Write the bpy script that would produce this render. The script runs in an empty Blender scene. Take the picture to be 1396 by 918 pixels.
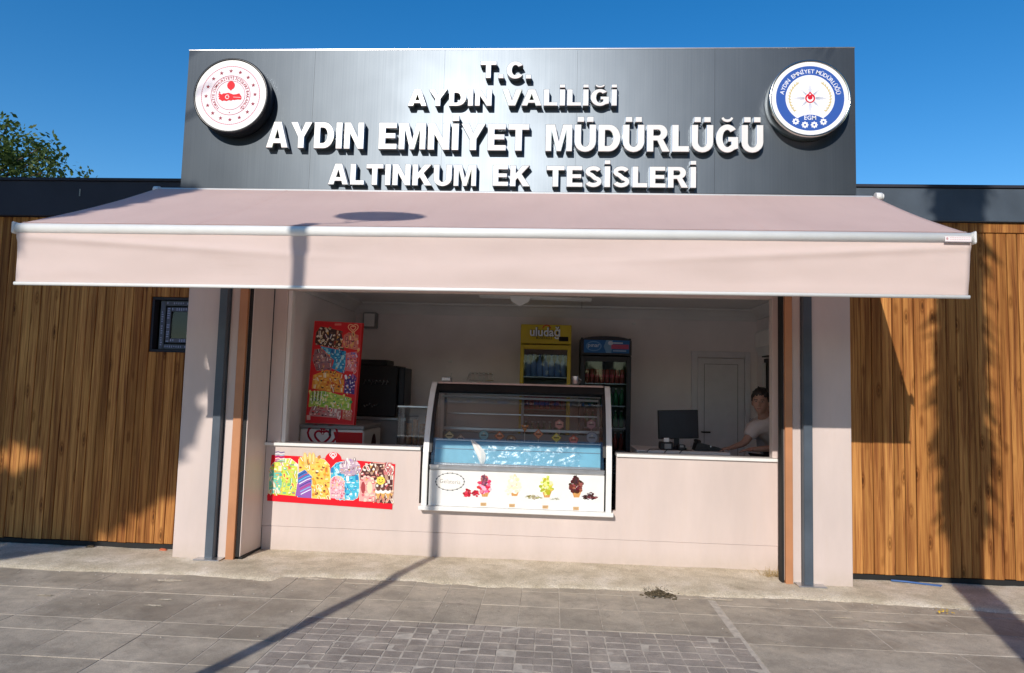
import bpy, bmesh, math, random
from mathutils import Vector, Matrix, noise as mnoise
from mathutils.geometry import tessellate_polygon
random.seed(7)
scene = bpy.context.scene
COL = scene.collection
# ------------------------------------------------------------------ camera
F, PIT, YAW, ROL, CH, CD = 925.7, .077, .0625, .0271, 1.6, 6.0      # F in photograph pixels (1396 wide)
cyw, syw, cpt, spt = math.cos(YAW), math.sin(YAW), math.cos(PIT), math.sin(PIT)
FW = Vector((-syw*cpt, cyw*cpt, spt)); R0 = Vector((cyw, syw, 0)); U0 = R0.cross(FW)
RT = R0*math.cos(ROL) + U0*math.sin(ROL); UP = U0*math.cos(ROL) - R0*math.sin(ROL)
CAM = Vector((0, -CD, CH))
cd = bpy.data.cameras.new('camera'); cam = bpy.data.objects.new('camera', cd); COL.objects.link(cam)
cam.matrix_world = Matrix(((RT.x, UP.x, -FW.x, CAM.x), (RT.y, UP.y, -FW.y, CAM.y), (RT.z, UP.z, -FW.z, CAM.z), (0, 0, 0, 1)))
cd.sensor_width = 36; cd.lens = F/1396*36; cd.clip_end = 2000; cd.clip_start = .05
scene.camera = cam
def at(px, py, Y):                 # measured point of the photograph on a real wall plane y = Y
    d = FW + RT*((px-698)/F) + UP*((459-py)/F)
    return CAM + d*((Y-CAM.y)/d.y)
def ground_at(px, py, Z=0):
    d = FW + RT*((px-698)/F) + UP*((459-py)/F)
    return CAM + d*((Z-CAM.z)/d.z)
# ------------------------------------------------------------------ light
SAZ, SEL = math.atan(.30), math.radians(28.1)
SUN = Vector((-math.sin(SAZ)*math.cos(SEL), -math.cos(SAZ)*math.cos(SEL), math.sin(SEL)))
w = bpy.data.worlds.new('World'); scene.world = w; w.use_nodes = True
nt = w.node_tree; bg = nt.nodes['Background']; sky = nt.nodes.new('ShaderNodeTexSky')
sky.sky_type = 'NISHITA'; sky.sun_disc = False; sky.sun_elevation = SEL
sky.sun_rotation = math.atan2(SUN.x, SUN.y)
sky.altitude = 0; sky.air_density = 1.0; sky.dust_density = .1; sky.ozone_density = 2.0
hs = nt.nodes.new('ShaderNodeHueSaturation'); hs.inputs['Saturation'].default_value = 1.43; hs.inputs['Hue'].default_value = .503
nt.links.new(sky.outputs[0], hs.inputs['Color']); nt.links.new(hs.outputs[0], bg.inputs[0]); bg.inputs[1].default_value = .15
ld = bpy.data.lights.new('sun', 'SUN'); ld.energy = 3.9; ld.angle = math.radians(.42); ld.color = (1, .93, .84)
lo = bpy.data.objects.new('sun', ld); COL.objects.link(lo); lo.rotation_euler = SUN.to_track_quat('Z', 'Y').to_euler(); lo.location = (-5, -15, 12)
scene.view_settings.view_transform = 'Standard'; scene.view_settings.look = 'None'
scene.view_settings.exposure = 0; scene.view_settings.gamma = 1
scene.cycles.max_bounces = 12; scene.cycles.diffuse_bounces = 8; scene.cycles.transparent_max_bounces = 16
# ------------------------------------------------------------------ materials
def lin(c):
    return tuple(((v/255)/12.92 if v/255 <= .04045 else ((v/255+.055)/1.055)**2.4) for v in c)
MATS = {}
class N:
    def __init__(s, name):
        s.m = bpy.data.materials.new(name); s.m.use_nodes = True; s.t = s.m.node_tree
        s.p = s.t.nodes['Principled BSDF']; s.out = s.t.nodes['Material Output']; MATS[name] = s.m
    def n(s, typ, **kw):
        x = s.t.nodes.new('ShaderNode'+typ)
        for k, v in kw.items():
            if isinstance(k, str) and hasattr(x, k) and k not in x.inputs.keys(): setattr(x, k, v)
            else: x.inputs[k].default_value = v
        return x
    def l(s, a, b): s.t.links.new(a, b)
    def pos(s, scale, rnd=0):
        g = s.n('NewGeometry'); mp = s.n('Mapping'); mp.inputs['Scale'].default_value = scale
        if rnd:
            oi = s.n('ObjectInfo'); ml = s.n('Math', operation='MULTIPLY'); ml.inputs[1].default_value = rnd
            s.l(oi.outputs['Random'], ml.inputs[0]); s.l(ml.outputs[0], mp.inputs['Location'])
        s.l(g.outputs['Position'], mp.inputs['Vector']); return mp.outputs[0]
    def noise(s, vec, scale=5, detail=4, rough=.55, dist=0):
        x = s.n('TexNoise'); x.inputs['Scale'].default_value = scale; x.inputs['Detail'].default_value = detail
        x.inputs['Roughness'].default_value = rough; x.inputs['Distortion'].default_value = dist
        if vec: s.l(vec, x.inputs['Vector'])
        return x.outputs['Fac']
    def ramp(s, fac, stops):
        r = s.n('ValToRGB'); e = r.color_ramp.elements
        while len(e) < len(stops): e.new(.5)
        for i, (p, c) in enumerate(stops):
            e[i].position = p; e[i].color = (*c, 1) if len(c) == 3 else c
        s.l(fac, r.inputs[0]); return r.outputs[0]
    def mix(s, fac, a, b, mode='MIX'):
        x = s.n('Mix', data_type='RGBA', blend_type=mode)
        for sock, v in ((x.inputs[0], fac), (x.inputs[6], a), (x.inputs[7], b)):
            if hasattr(v, 'links'): s.l(v, sock)
            elif isinstance(v, (int, float)): sock.default_value = v
            else: sock.default_value = (*v, 1)
        return x.outputs[2]
    def bump(s, h, strength=.3, dist=.01):
        b = s.n('Bump'); b.inputs['Strength'].default_value = strength; b.inputs['Distance'].default_value = dist
        s.l(h, b.inputs['Height']); s.l(b.outputs[0], s.p.inputs['Normal'])
    def col(s, c):
        if hasattr(c, 'links'): s.l(c, s.p.inputs['Base Color'])
        else: s.p.inputs['Base Color'].default_value = (*c, 1)
def k(c, f): return tuple(min(1, v*f) for v in c)
def simple(name, c, rough=.5, metal=0, var=.12, scale=8, bump=.0, spec=.5):
    a = N(name); a.p.inputs['Roughness'].default_value = rough; a.p.inputs['Metallic'].default_value = metal
    a.p.inputs['Specular IOR Level'].default_value = spec
    f = a.noise(a.pos((1, 1, 1)), scale, 5)
    a.col(a.ramp(f, [(.3, k(c, 1-var)), (.7, k(c, 1+var))]))
    if bump: a.bump(a.noise(a.pos((1, 1, 1)), scale*12, 3), bump, .004)
    return a.m
# painted sandwich panel: faint streaks of dust, dirty hem
PINK = (.65, .545, .505)
a = N('pink_panel'); a.p.inputs['Roughness'].default_value = .42
f1 = a.noise(a.pos((1.2, 1.2, .35)), 2.2, 6, .6); c1 = a.ramp(f1, [(.3, k(PINK, .90)), (.7, k(PINK, 1.05))])
f2 = a.noise(a.pos((14, 14, 1.2)), 1.5, 5, .7); c2 = a.mix(a.ramp(f2, [(.52, (0, 0, 0)), (.75, (.32, .32, .32))]), c1, k((.62, .5, .42), 1), 'MIX')
g = a.n('NewGeometry'); sx = a.n('SeparateXYZ'); a.l(g.outputs['Position'], sx.inputs[0])
hd = a.n('Math', operation='MULTIPLY_ADD'); hd.inputs[1].default_value = -5; hd.inputs[2].default_value = .9; a.l(sx.outputs[2], hd.inputs[0])
f3 = a.noise(a.pos((9, 9, 9)), 2, 6, .7); m3 = a.n('Math', operation='MULTIPLY', use_clamp=True); a.l(hd.outputs[0], m3.inputs[0]); a.l(f3, m3.inputs[1])
a.col(a.mix(m3.outputs[0], c2, (.45, .38, .3))); a.bump(a.noise(a.pos((1, 1, 1)), 3, 2), .15, .01)
a = N('canopy_fabric'); a.p.inputs['Roughness'].default_value = .8
f1 = a.noise(a.pos((1, 1, 1)), 1.6, 6, .6); fs = a.noise(a.pos((5, .6, 1)), 2, 5, .7)
c1 = a.ramp(f1, [(.3, (.755, .62, .59)), (.7, (.825, .69, .655))]); a.col(a.mix(a.ramp(fs, [(.5, (0, 0, 0)), (.8, (.3, .3, .3))]), c1, (.64, .52, .49)))
wv = a.n('TexWave', wave_type='BANDS', bands_direction='X'); wv.inputs['Scale'].default_value = 260; wv.inputs['Distortion'].default_value = .2
a.bump(wv.outputs['Fac'], .12, .001)
a = N('valance_fabric'); a.p.inputs['Roughness'].default_value = .8
f1 = a.noise(a.pos((1, 1, 2)), 1.4, 6, .6); c1 = a.ramp(f1, [(.3, (.79, .675, .635)), (.7, (.85, .73, .69))])
f2 = a.noise(a.pos((.7, .7, 9)), 2.4, 5, .7); a.col(a.mix(a.ramp(f2, [(.58, (0, 0, 0)), (.8, (.35, .35, .35))]), c1, (.68, .56, .49))); a.bump(a.noise(a.pos((1, 1, 1)), 6, 4), .25, .01)
# varnished pine
a = N('varnished_pine'); a.p.inputs['Roughness'].default_value = .55; a.p.inputs['Specular IOR Level'].default_value = .12
gr = a.noise(a.pos((52, 52, 1.3), 31), 1, 7, .62, .6); gr2 = a.noise(a.pos((9, 9, .5), 17), 1, 4, .6, .3)
c1 = a.ramp(gr, [(.27, (.15, .052, .022)), (.43, (.385, .165, .052)), (.62, (.63, .325, .10)), (.8, (.33, .125, .042))])
oi = a.n('ObjectInfo'); c2 = a.mix(.85, c1, a.ramp(oi.outputs['Random'], [(0, (.66, .56, .50)), (.5, (.92, .86, .82)), (1, (1.12, 1.1, 1.1))]), 'MULTIPLY')
c3 = a.mix(.7, c2, a.ramp(gr2, [(.35, (.5, .42, .36)), (.65, (1.15, 1.12, 1.1))]), 'MULTIPLY')
vo = a.n('TexVoronoi', feature='F1'); vo.inputs['Scale'].default_value = 1; vo.inputs['Randomness'].default_value = .9
a.l(a.pos((8.5, 8.5, 2.7), 23), vo.inputs['Vector'])
kn = a.ramp(vo.outputs['Distance'], [(.0, (.10, .08, .08)), (.07, (.3, .24, .22)), (.11, (.85, .8, .75)), (.14, (.5, .42, .36)), (.24, (1, 1, 1))])
a.col(a.mix(.85, c3, kn, 'MULTIPLY')); a.bump(gr, .5, .003)
# paving
def paving(name, c, rnd, stain, ro=9):
    a = N(name); a.p.inputs['Roughness'].default_value = .78
    f1 = a.noise(a.pos((1, 1, 1), ro), 2.5, 8, .65); fine = a.noise(a.pos((1, 1, 1)), 140, 3, .7)
    c1 = a.ramp(f1, [(.3, k(c, .8)), (.7, k(c, 1.15))])
    oi = a.n('ObjectInfo'); c2 = a.mix(1, c1, a.ramp(oi.outputs['Random'], [(0, (1-rnd,)*3), (1, (1+rnd,)*3)]), 'MULTIPLY')
    c3 = a.mix(.6, c2, a.ramp(fine, [(.32, (.6, .6, .6)), (.68, (1.3, 1.3, 1.3))]), 'MULTIPLY')
    st = a.noise(a.pos((1, 1.5, 1)), 1.3, 7, .7, .4)
    mo = a.noise(a.pos((1, 1, 1), ro), 9, 7, .75, .6); c3 = a.mix(.8, c3, a.ramp(mo, [(.3, (.72, .72, .73)), (.5, (1, 1, 1)), (.72, (1.28, 1.26, 1.22))]), 'MULTIPLY')
    sc_ = a.noise(a.pos((3, 34, 1), ro), 1, 5, .7, 1.2); c3 = a.mix(a.ramp(sc_, [(.64, (0, 0, 0)), (.72, (.3, .3, .3))]), c3, (.62, .57, .5))
    c4 = a.mix(a.ramp(st, [(.46, (0, 0, 0)), (.62, (min(1, stain*1.3),)*3)]), c3, k(c, .42))
    du = a.noise(a.pos((1.2, 1.2, 1)), 2.1, 7, .75)
    g_ = a.n('NewGeometry'); sx_ = a.n('SeparateXYZ'); a.l(g_.outputs['Position'], sx_.inputs[0])
    yy_ = a.n('Math', operation='MULTIPLY_ADD', use_clamp=True); yy_.inputs[1].default_value = .55; yy_.inputs[2].default_value = .55; a.l(sx_.outputs[1], yy_.inputs[0])
    ad = a.n('Math', operation='MULTIPLY_ADD'); ad.inputs[1].default_value = .34; a.l(yy_.outputs[0], ad.inputs[0]); a.l(du, ad.inputs[2])
    c5 = a.mix(a.ramp(ad.outputs[0], [(.52, (0, 0, 0)), (.80, (.62, .62, .62))]), c4, (.60, .52, .40))
    sp_ = a.noise(a.pos((1, 1, 1)), 11, 5, .75, 1.5); a.col(a.mix(a.ramp(sp_, [(.60, (0, 0, 0)), (.68, (.5, .5, .5))]), c5, k(c, .35)))
    a.l(a.ramp(st, [(.45, (.85, .85, .85)), (.65, (.5, .5, .5))]), a.p.inputs['Roughness']); a.bump(fine, .35, .004)
paving('slab_stone', (.45, .395, .32), .09, .4)
paving('sett_stone', (.38, .332, .288), .07, .35, 0)
a = N('rough_concrete'); a.p.inputs['Roughness'].default_value = .92
f1 = a.noise(a.pos((1, 1, 1)), 3, 8, .7); fine = a.noise(a.pos((1, 1, 1)), 90, 4, .75)
c1 = a.ramp(f1, [(.3, (.50, .43, .31)), (.5, (.72, .64, .50)), (.7, (.92, .84, .72))]); c2 = a.mix(.75, c1, a.ramp(fine, [(.32, (.55, .53, .5)), (.66, (1.25, 1.25, 1.25))]), 'MULTIPLY')
st = a.noise(a.pos((1, 2, 1)), 4.4, 6, .7); a.col(a.mix(a.ramp(st, [(.55, (0, 0, 0)), (.75, (.7, .7, .7))]), c2, (.40, .35, .25))); a.bump(fine, .8, .012)
simple('mortar', (.52, .47, .40), .95, var=.2, scale=20)
simple('bare_ground', (.30, .27, .23), .95, var=.2, scale=3)
simple('white_plastic', (.80, .79, .77), .35, var=.04)
simple('white_powder_coat', (.82, .82, .80), .3, var=.04)
simple('off_white_paint', (.8, .78, .76), .7, var=.06, scale=2)
simple('room_wall', (.88, .82, .80), .75, var=.08, scale=1.5)
simple('room_ceiling', (.9, .87, .85), .8, var=.05, scale=1.5)
simple('room_floor', (.66, .63, .6), .5, var=.15)
simple('door_white', (.78, .77, .79), .4, var=.04)
simple('anthracite_paint', (.072, .092, .118), .42, var=.2, scale=3, bump=.1)
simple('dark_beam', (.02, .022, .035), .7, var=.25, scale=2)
simple('brown_channel', (.48, .215, .10), .4, var=.12, scale=3)
simple('black_plastic', (.010, .010, .012), .5, var=.2)
simple('gap_and_seal_black', (.008, .008, .008), .7, var=.2)  # black of strips that fill dark gaps, and of the floor seal
simple('dark_void', (.01, .01, .011), .9)
simple('steel', (.55, .55, .56), .32, .9, var=.1)
simple('chrome', (.8, .8, .8), .12, 1, var=.04)
simple('yellow_enamel', (.62, .47, .015), .35, var=.06)
simple('blue_black', (.010, .015, .026), .45, var=.2)
simple('red_enamel', (.62, .02, .025), .35, var=.06)
simple('grey_plastic', (.28, .28, .28), .45, var=.1)
simple('cone_wafer', (.62, .34, .2), .7, var=.2, scale=60)
simple('skin_tone', (.40, .225, .165), .55, var=.08, scale=14)
simple('black_hair', (.012, .009, .008), .55, var=.3, scale=60)
simple('pale_shirt', (.56, .48, .45), .85, var=.08, scale=10)
simple('grey_shirt', (.36, .37, .42), .85, var=.08, scale=10)
simple('dark_cloth', (.03, .035, .05), .85)
simple('blue_pipe', (.06, .14, .36), .6)
simple('brick_red', (.5, .12, .05), .9, var=.3, scale=40)
simple('dry_grass', (.42, .3, .14), .9, var=.3, scale=40)
simple('yellow_leaf', (.65, .42, .03), .7, var=.3, scale=40)
simple('soil', (.11, .085, .05), .95, var=.5, scale=60)
simple('pebble', (.5, .46, .40), .9, var=.3, scale=60)
simple('bark', (.12, .085, .055), .9, var=.3, scale=12, bump=.6)
simple('letter_face', (.80, .79, .77), .28, var=.03, spec=.6)
simple('letter_edge', (.72, .72, .71), .16, 1, var=.05)
simple('rim_black', (.012, .013, .016), .3, var=.3)
simple('rim_chrome', (.62, .6, .55), .2, 1, var=.1)
a = N('brushed_metal'); a.p.inputs['Metallic'].default_value = .92
f1 = a.noise(a.pos((160, 160, .6)), 1, 2, .5); f0 = a.noise(a.pos((1, 1, 1)), 1.2, 3)
a.col(a.ramp(f1, [(.3, (.074, .088, .104)), (.7, (.084, .098, .114))])); a.l(a.ramp(f0, [(.3, (.38,)*3), (.7, (.43,)*3)]), a.p.inputs['Roughness'])
a.p.inputs['Anisotropic'].default_value = .25
tg = a.n('Tangent', direction_type='RADIAL', axis='X'); a.l(tg.outputs[0], a.p.inputs['Tangent'])
gg = a.n('NewGeometry'); va = a.n('VectorMath', operation='ADD'); va.inputs[1].default_value = (-.078, 0, .075); a.l(gg.outputs['Normal'], va.inputs[0])
bb = a.n('Bump'); bb.inputs['Strength'].default_value = .15; bb.inputs['Distance'].default_value = .02; a.l(a.noise(a.pos((1.2, 1, .8)), 1.3, 2), bb.inputs['Height']); a.l(va.outputs[0], bb.inputs['Normal']); a.l(bb.outputs[0], a.p.inputs['Normal'])
def foliage(name, c, tr):
    a = N(name); a.p.inputs['Roughness'].default_value = .55; a.p.inputs['Specular IOR Level'].default_value = .3
    f = a.noise(a.pos((1, 1, 1)), 2.3, 3); a.col(a.ramp(f, [(.3, k(c, .5)), (.7, k(c, 1.5))]))
    t = a.n('BsdfTranslucent'); t.inputs[0].default_value = (*k(c, 1.3), 1); ms = a.n('MixShader'); ms.inputs[0].default_value = tr
    a.l(a.p.outputs[0], ms.inputs[1]); a.l(t.outputs[0], ms.inputs[2]); a.l(ms.outputs[0], a.out.inputs[0])
def translucent(name, c, tr):
    m_ = MATS[name]; t_ = m_.node_tree; p_ = t_.nodes['Principled BSDF']; x = t_.nodes.new('ShaderNodeBsdfTranslucent'); x.inputs[0].default_value = (*c, 1); ms = t_.nodes.new('ShaderNodeMixShader'); ms.inputs[0].default_value = tr
    t_.links.new(p_.outputs[0], ms.inputs[1]); t_.links.new(x.outputs[0], ms.inputs[2]); t_.links.new(ms.outputs[0], t_.nodes['Material Output'].inputs[0])
translucent('canopy_fabric', (.95, .72, .64), .42); translucent('valance_fabric', (.95, .76, .68), .34)
foliage('broad_leaf', (.075, .11, .02), .3); foliage('palm_leaf', (.05, .08, .02), .15)
def glass(name, tint, refl, rough=.02, fk=1.1):
    a = N(name); a.t.nodes.remove(a.p); t = a.n('BsdfTransparent'); t.inputs[0].default_value = (*tint, 1)
    gl = a.n('BsdfGlossy'); gl.inputs['Roughness'].default_value = rough; gl.inputs[0].default_value = (1, 1, 1, 1)
    fr = a.n('Fresnel'); fr.inputs[0].default_value = 1.5; mu = a.n('Math', operation='MULTIPLY_ADD', use_clamp=True); mu.inputs[1].default_value = fk; mu.inputs[2].default_value = refl
    a.l(fr.outputs[0], mu.inputs[0]); ms = a.n('MixShader'); a.l(mu.outputs[0], ms.inputs[0]); a.l(t.outputs[0], ms.inputs[1]); a.l(gl.outputs[0], ms.inputs[2]); a.l(ms.outputs[0], a.out.inputs[0])
glass('clear_glass', (.86, .88, .88), .02); glass('cooler_glass', (.85, .88, .9), .0, .02, .45); glass('dark_glass', (.25, .28, .3), .0, .02, .6); glass('clear_film', (.94, .96, .98), .02, .30)
simple('blue_film', (.22, .50, .64), .3, var=.12, scale=5)
a = N('printed'); a.p.inputs['Roughness'].default_value = .55; a.p.inputs['Specular IOR Level'].default_value = .2
at_ = a.n('Attribute', attribute_name='print_colour'); fp = a.noise(a.pos((1, 1, 1)), 30, 3)
a.col(a.mix(.25, at_.outputs[0], a.ramp(fp, [(.3, (.9, .9, .9)), (.7, (1.05, 1.05, 1.05))]), 'MULTIPLY'))
# ------------------------------------------------------------------ mesh building
LOC = {}
class MB:
    def __init__(s): s.bm = bmesh.new(); s.cur = 0
    def face(s, pts, mi=None):
        f = s.bm.faces.new([s.bm.verts.new(p) for p in pts]); f.material_index = s.cur if mi is None else mi; return f
    def box(s, x0, x1, y0, y1, z0, z1, bev=0, mi=None):
        m = Matrix.Translation(((x0+x1)/2, (y0+y1)/2, (z0+z1)/2)) @ Matrix.Diagonal((abs(x1-x0), abs(y1-y0), abs(z1-z0), 1))
        return s.mbox(m, bev, mi)
    def mbox(s, m, bev=0, mi=None):
        r = bmesh.ops.create_cube(s.bm, size=1, matrix=m); vs = r['verts']
        fs = {f for v in vs for f in v.link_faces}
        for f in fs: f.material_index = s.cur if mi is None else mi
        if bev: bmesh.ops.bevel(s.bm, geom=list({e for v in vs for e in v.link_edges}), offset=bev, segments=1, affect='EDGES', profile=.5)
        return s
    def prism(s, pts, axis, a0, a1, mi=None):       # pts 2D, extruded along axis 0/1/2
        def P(p, t):
            q = list(p); q.insert(axis, t); return q
        v0 = [s.bm.verts.new(P(p, a0)) for p in pts]; v1 = [s.bm.verts.new(P(p, a1)) for p in pts]; n = len(pts); fs = []
        for i in range(n): fs.append(s.bm.faces.new((v0[i], v0[(i+1) % n], v1[(i+1) % n], v1[i])))
        fs.append(s.bm.faces.new(v0[::-1])); fs.append(s.bm.faces.new(v1))
        for f in fs: f.material_index = s.cur if mi is None else mi
        return s
    def tube(s, pts, r, n=8, mi=None, cap=True):
        pts = [Vector(p) for p in pts]; rr = r if isinstance(r, (list, tuple)) else [r]*len(pts); rings = []
        for i, p in enumerate(pts):
            d = (pts[min(i+1, len(pts)-1)]-pts[max(i-1, 0)]).normalized(); a_ = d.cross(Vector((0, 0, 1)) if abs(d.z) < .9 else Vector((1, 0, 0))).normalized(); b_ = d.cross(a_)
            rings.append([s.bm.verts.new(p+(a_*math.cos(t*2*math.pi/n)+b_*math.sin(t*2*math.pi/n))*rr[i]) for t in range(n)])
        for A, B in zip(rings, rings[1:]):
            for t in range(n):
                f = s.bm.faces.new((A[t], A[(t+1) % n], B[(t+1) % n], B[t])); f.material_index = s.cur if mi is None else mi; f.smooth = True
        if cap:
            for rg in (rings[0], rings[-1][::-1]): s.bm.faces.new(rg).material_index = s.cur if mi is None else mi
        return s
    def ico(s, c, r, sc=(1, 1, 1), sub=1, mi=None):
        r_ = bmesh.ops.create_icosphere(s.bm, subdivisions=sub, radius=r, matrix=Matrix.Translation(c) @ Matrix.Diagonal((*sc, 1)))
        for f in {f for v in r_['verts'] for f in v.link_faces}: f.material_index = s.cur if mi is None else mi; f.smooth = True
        return s
    def grid(s, fn, nu, nv, mi=None, smooth=True):
        vs = [[s.bm.verts.new(fn(i/nu, j/nv)) for i in range(nu+1)] for j in range(nv+1)]
        for j in range(nv):
            for i in range(nu):
                f = s.bm.faces.new((vs[j][i], vs[j][i+1], vs[j+1][i+1], vs[j+1][i])); f.smooth = smooth; f.material_index = s.cur if mi is None else mi
        return s
    def build(s, name, mats, parent=None, label=None, loc=None, recalc=True, stuff=False):
        if recalc: bmesh.ops.recalc_face_normals(s.bm, faces=s.bm.faces)
        off = LOC.get(parent.name, Vector((0, 0, 0))) if parent else Vector(loc or (0, 0, 0))
        bmesh.ops.translate(s.bm, verts=s.bm.verts, vec=-off)
        me = bpy.data.meshes.new(name); s.bm.to_mesh(me); s.bm.free()
        for m in (mats if isinstance(mats, (list, tuple)) else [mats]): me.materials.append(MATS[m])
        return link(name, me, parent, label, off, stuff)
def link(name, me, parent=None, label=None, off=None, stuff=False):
    o = bpy.data.objects.new(name, me); COL.objects.link(o)
    if parent: o.parent = parent; LOC[o.name] = LOC.get(parent.name, Vector((0, 0, 0)))
    else: o.location = off or (0, 0, 0); LOC[o.name] = Vector(off or (0, 0, 0))
    if label: o['label'] = label
    if stuff: o['kind'] = 'stuff'
    return o
def thing(name, label, cat, loc=(0, 0, 0), group=None):
    o = bpy.data.objects.new(name, None); COL.objects.link(o); o.location = loc; o.empty_display_size = .1
    LOC[o.name] = Vector(loc); return tag(o, label, cat, group)
def tag(o, label, cat, group=None):
    o['label'] = label; o['category'] = cat
    if group: o['group'] = group
    return o
def struct(o): o['kind'] = 'structure'; return o
def bx(name, mat, parent, *a, bev=.003, label=None, loc=None):
    return MB().box(*a, bev=bev).build(name, mat, parent, label, loc)
# ------------------------------------------------------------------ glyphs
def arc(cx, cy, rx, ry, a0, a1, n=10):
    return [(cx+rx*math.cos(math.radians(a0+(a1-a0)*i/n)), cy+ry*math.sin(math.radians(a0+(a1-a0)*i/n))) for i in range(n+1)]
def stroke(pts, w_):
    L, Rr = [], []
    for i, p in enumerate(pts):
        a_, b_ = Vector(pts[max(i-1, 0)]), Vector(pts[min(i+1, len(pts)-1)]); d = (b_-a_).normalized(); n_ = Vector((-d.y, d.x))*w_/2
        L.append(tuple(Vector(p)+n_)); Rr.append(tuple(Vector(p)-n_))
    return L+Rr[::-1]
def dot(x, y=1.09, w_=.27, h=.2): return [(x, y), (x, y+h), (x+w_, y+h), (x+w_, y)]
U_ = [(0, 1)]+arc(.42, .36, .42, .38, 180, 360)+[(.84, 1), (.57, 1)]+arc(.42, .36, .15, .18, 0, -180)+[(.27, 1)]
G_ = arc(.44, .5, .44, .52, 40, 308, 22)+[(.86, .13), (.86, .56), (.46, .56), (.46, .38), (.58, .38), (.58, .27)]+arc(.44, .5, .165, .31, 300, 46, 14)
GL = {
 'A': (.95, [[(0, 0), (.31, 1), (.64, 1), (.95, 0), (.67, 0), (.625, .17), (.325, .17), (.28, 0)], [(.385, .36), (.565, .36), (.475, .68)]]),
 'C': (.86, [arc(.44, .5, .44, .52, 34, 326, 24)+arc(.44, .5, .165, .30, 322, 38, 16)]),
 'D': (.86, [[(0, 0), (0, 1), (.42, 1)]+arc(.42, .5, .44, .5, 90, -90, 14), [(.27, .21), (.27, .79), (.38, .79)]+arc(.38, .5, .19, .29, 90, -90, 10)]),
 'E': (.70, [[(0, 0), (0, 1), (.69, 1), (.69, .79), (.27, .79), (.27, .61), (.65, .61), (.65, .41), (.27, .41), (.27, .21), (.71, .21), (.71, 0)]]),
 'G': (.88, [G_]), 'Ğ': (.88, [G_, stroke(arc(.44, 1.30, .19, .15, 190, 350, 8), .11)]),
 'I': (.27, [[(0, 0), (0, 1), (.27, 1), (.27, 0)]]), 'İ': (.27, [[(0, 0), (0, 1), (.27, 1), (.27, 0)], dot(0)]),
 'K': (.9, [[(0, 0), (0, 1), (.27, 1), (.27, .64), (.55, 1), (.88, 1), (.53, .59), (.91, 0), (.58, 0), (.35, .39), (.27, .30), (.27, 0)]]),
 'L': (.66, [[(0, 0), (0, 1), (.27, 1), (.27, .22), (.66, .22), (.66, 0)]]),
 'M': (1.04, [[(0, 0), (0, 1), (.37, 1), (.52, .40), (.67, 1), (1.04, 1), (1.04, 0), (.80, 0), (.80, .72), (.61, 0), (.43, 0), (.24, .72), (.24, 0)]]),
 'N': (.84, [[(0, 0), (0, 1), (.27, 1), (.58, .45), (.58, 1), (.84, 1), (.84, 0), (.58, 0), (.26, .56), (.26, 0)]]),
 'R': (.88, [[(0, 0), (0, 1), (.5, 1)]+arc(.5, .71, .30, .29, 90, -62, 10)+[(.90, 0), (.59, 0), (.40, .41), (.27, .41), (.27, 0)], [(.27, .60), (.27, .81), (.44, .81)]+arc(.44, .705, .09, .105, 90, -90, 6)]),
 'S': (.78, [stroke(arc(.39, .735, .25, .165, 15, 250, 12)+arc(.39, .265, .26, .165, 72, -165, 12), .215)]),
 'T': (.80, [[(0, 1), (.80, 1), (.80, .78), (.535, .78), (.535, 0), (.265, 0), (.265, .78), (0, .78)]]),
 'U': (.84, [U_]), 'Ü': (.84, [U_, dot(.10, w_=.27), dot(.47, w_=.27)]),
 'V': (.92, [[(0, 1), (.29, 1), (.46, .34), (.63, 1), (.92, 1), (.62, 0), (.30, 0)]]),
 'Y': (.94, [[(0, 1), (.31, 1), (.47, .65), (.63, 1), (.94, 1), (.605, .42), (.605, 0), (.335, 0), (.335, .42)]]),
 '.': (.27, [[(0, 0), (0, .25), (.27, .25), (.27, 0)]]),
}
def glyph_mesh(ch, W, H, depth, bev):
    cu = bpy.data.curves.new('g', 'CURVE'); cu.dimensions = '2D'; cu.fill_mode = 'BOTH'; cu.extrude = depth/2-bev; cu.bevel_depth = bev; cu.bevel_resolution = 0; cu.offset = -bev
    for poly in GL[ch][1]:
        sp = cu.splines.new('POLY'); sp.points.add(len(poly)-1); sp.use_cyclic_u = True
        for q, (x, y) in zip(sp.points, poly): q.co = (x*W, y*H, 0, 1)
    o = bpy.data.objects.new('g', cu); COL.objects.link(o); bpy.context.view_layer.update()
    me = bpy.data.meshes.new_from_object(o.evaluated_get(bpy.context.evaluated_depsgraph_get()))
    bpy.data.objects.remove(o); bpy.data.curves.remove(cu)
    me.materials.clear(); me.materials.append(MATS['letter_face']); me.materials.append(MATS['letter_edge'])
    for p in me.polygons: p.use_smooth = False; p.material_index = 0 if p.normal.z > .95 else 1
    return me
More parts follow.
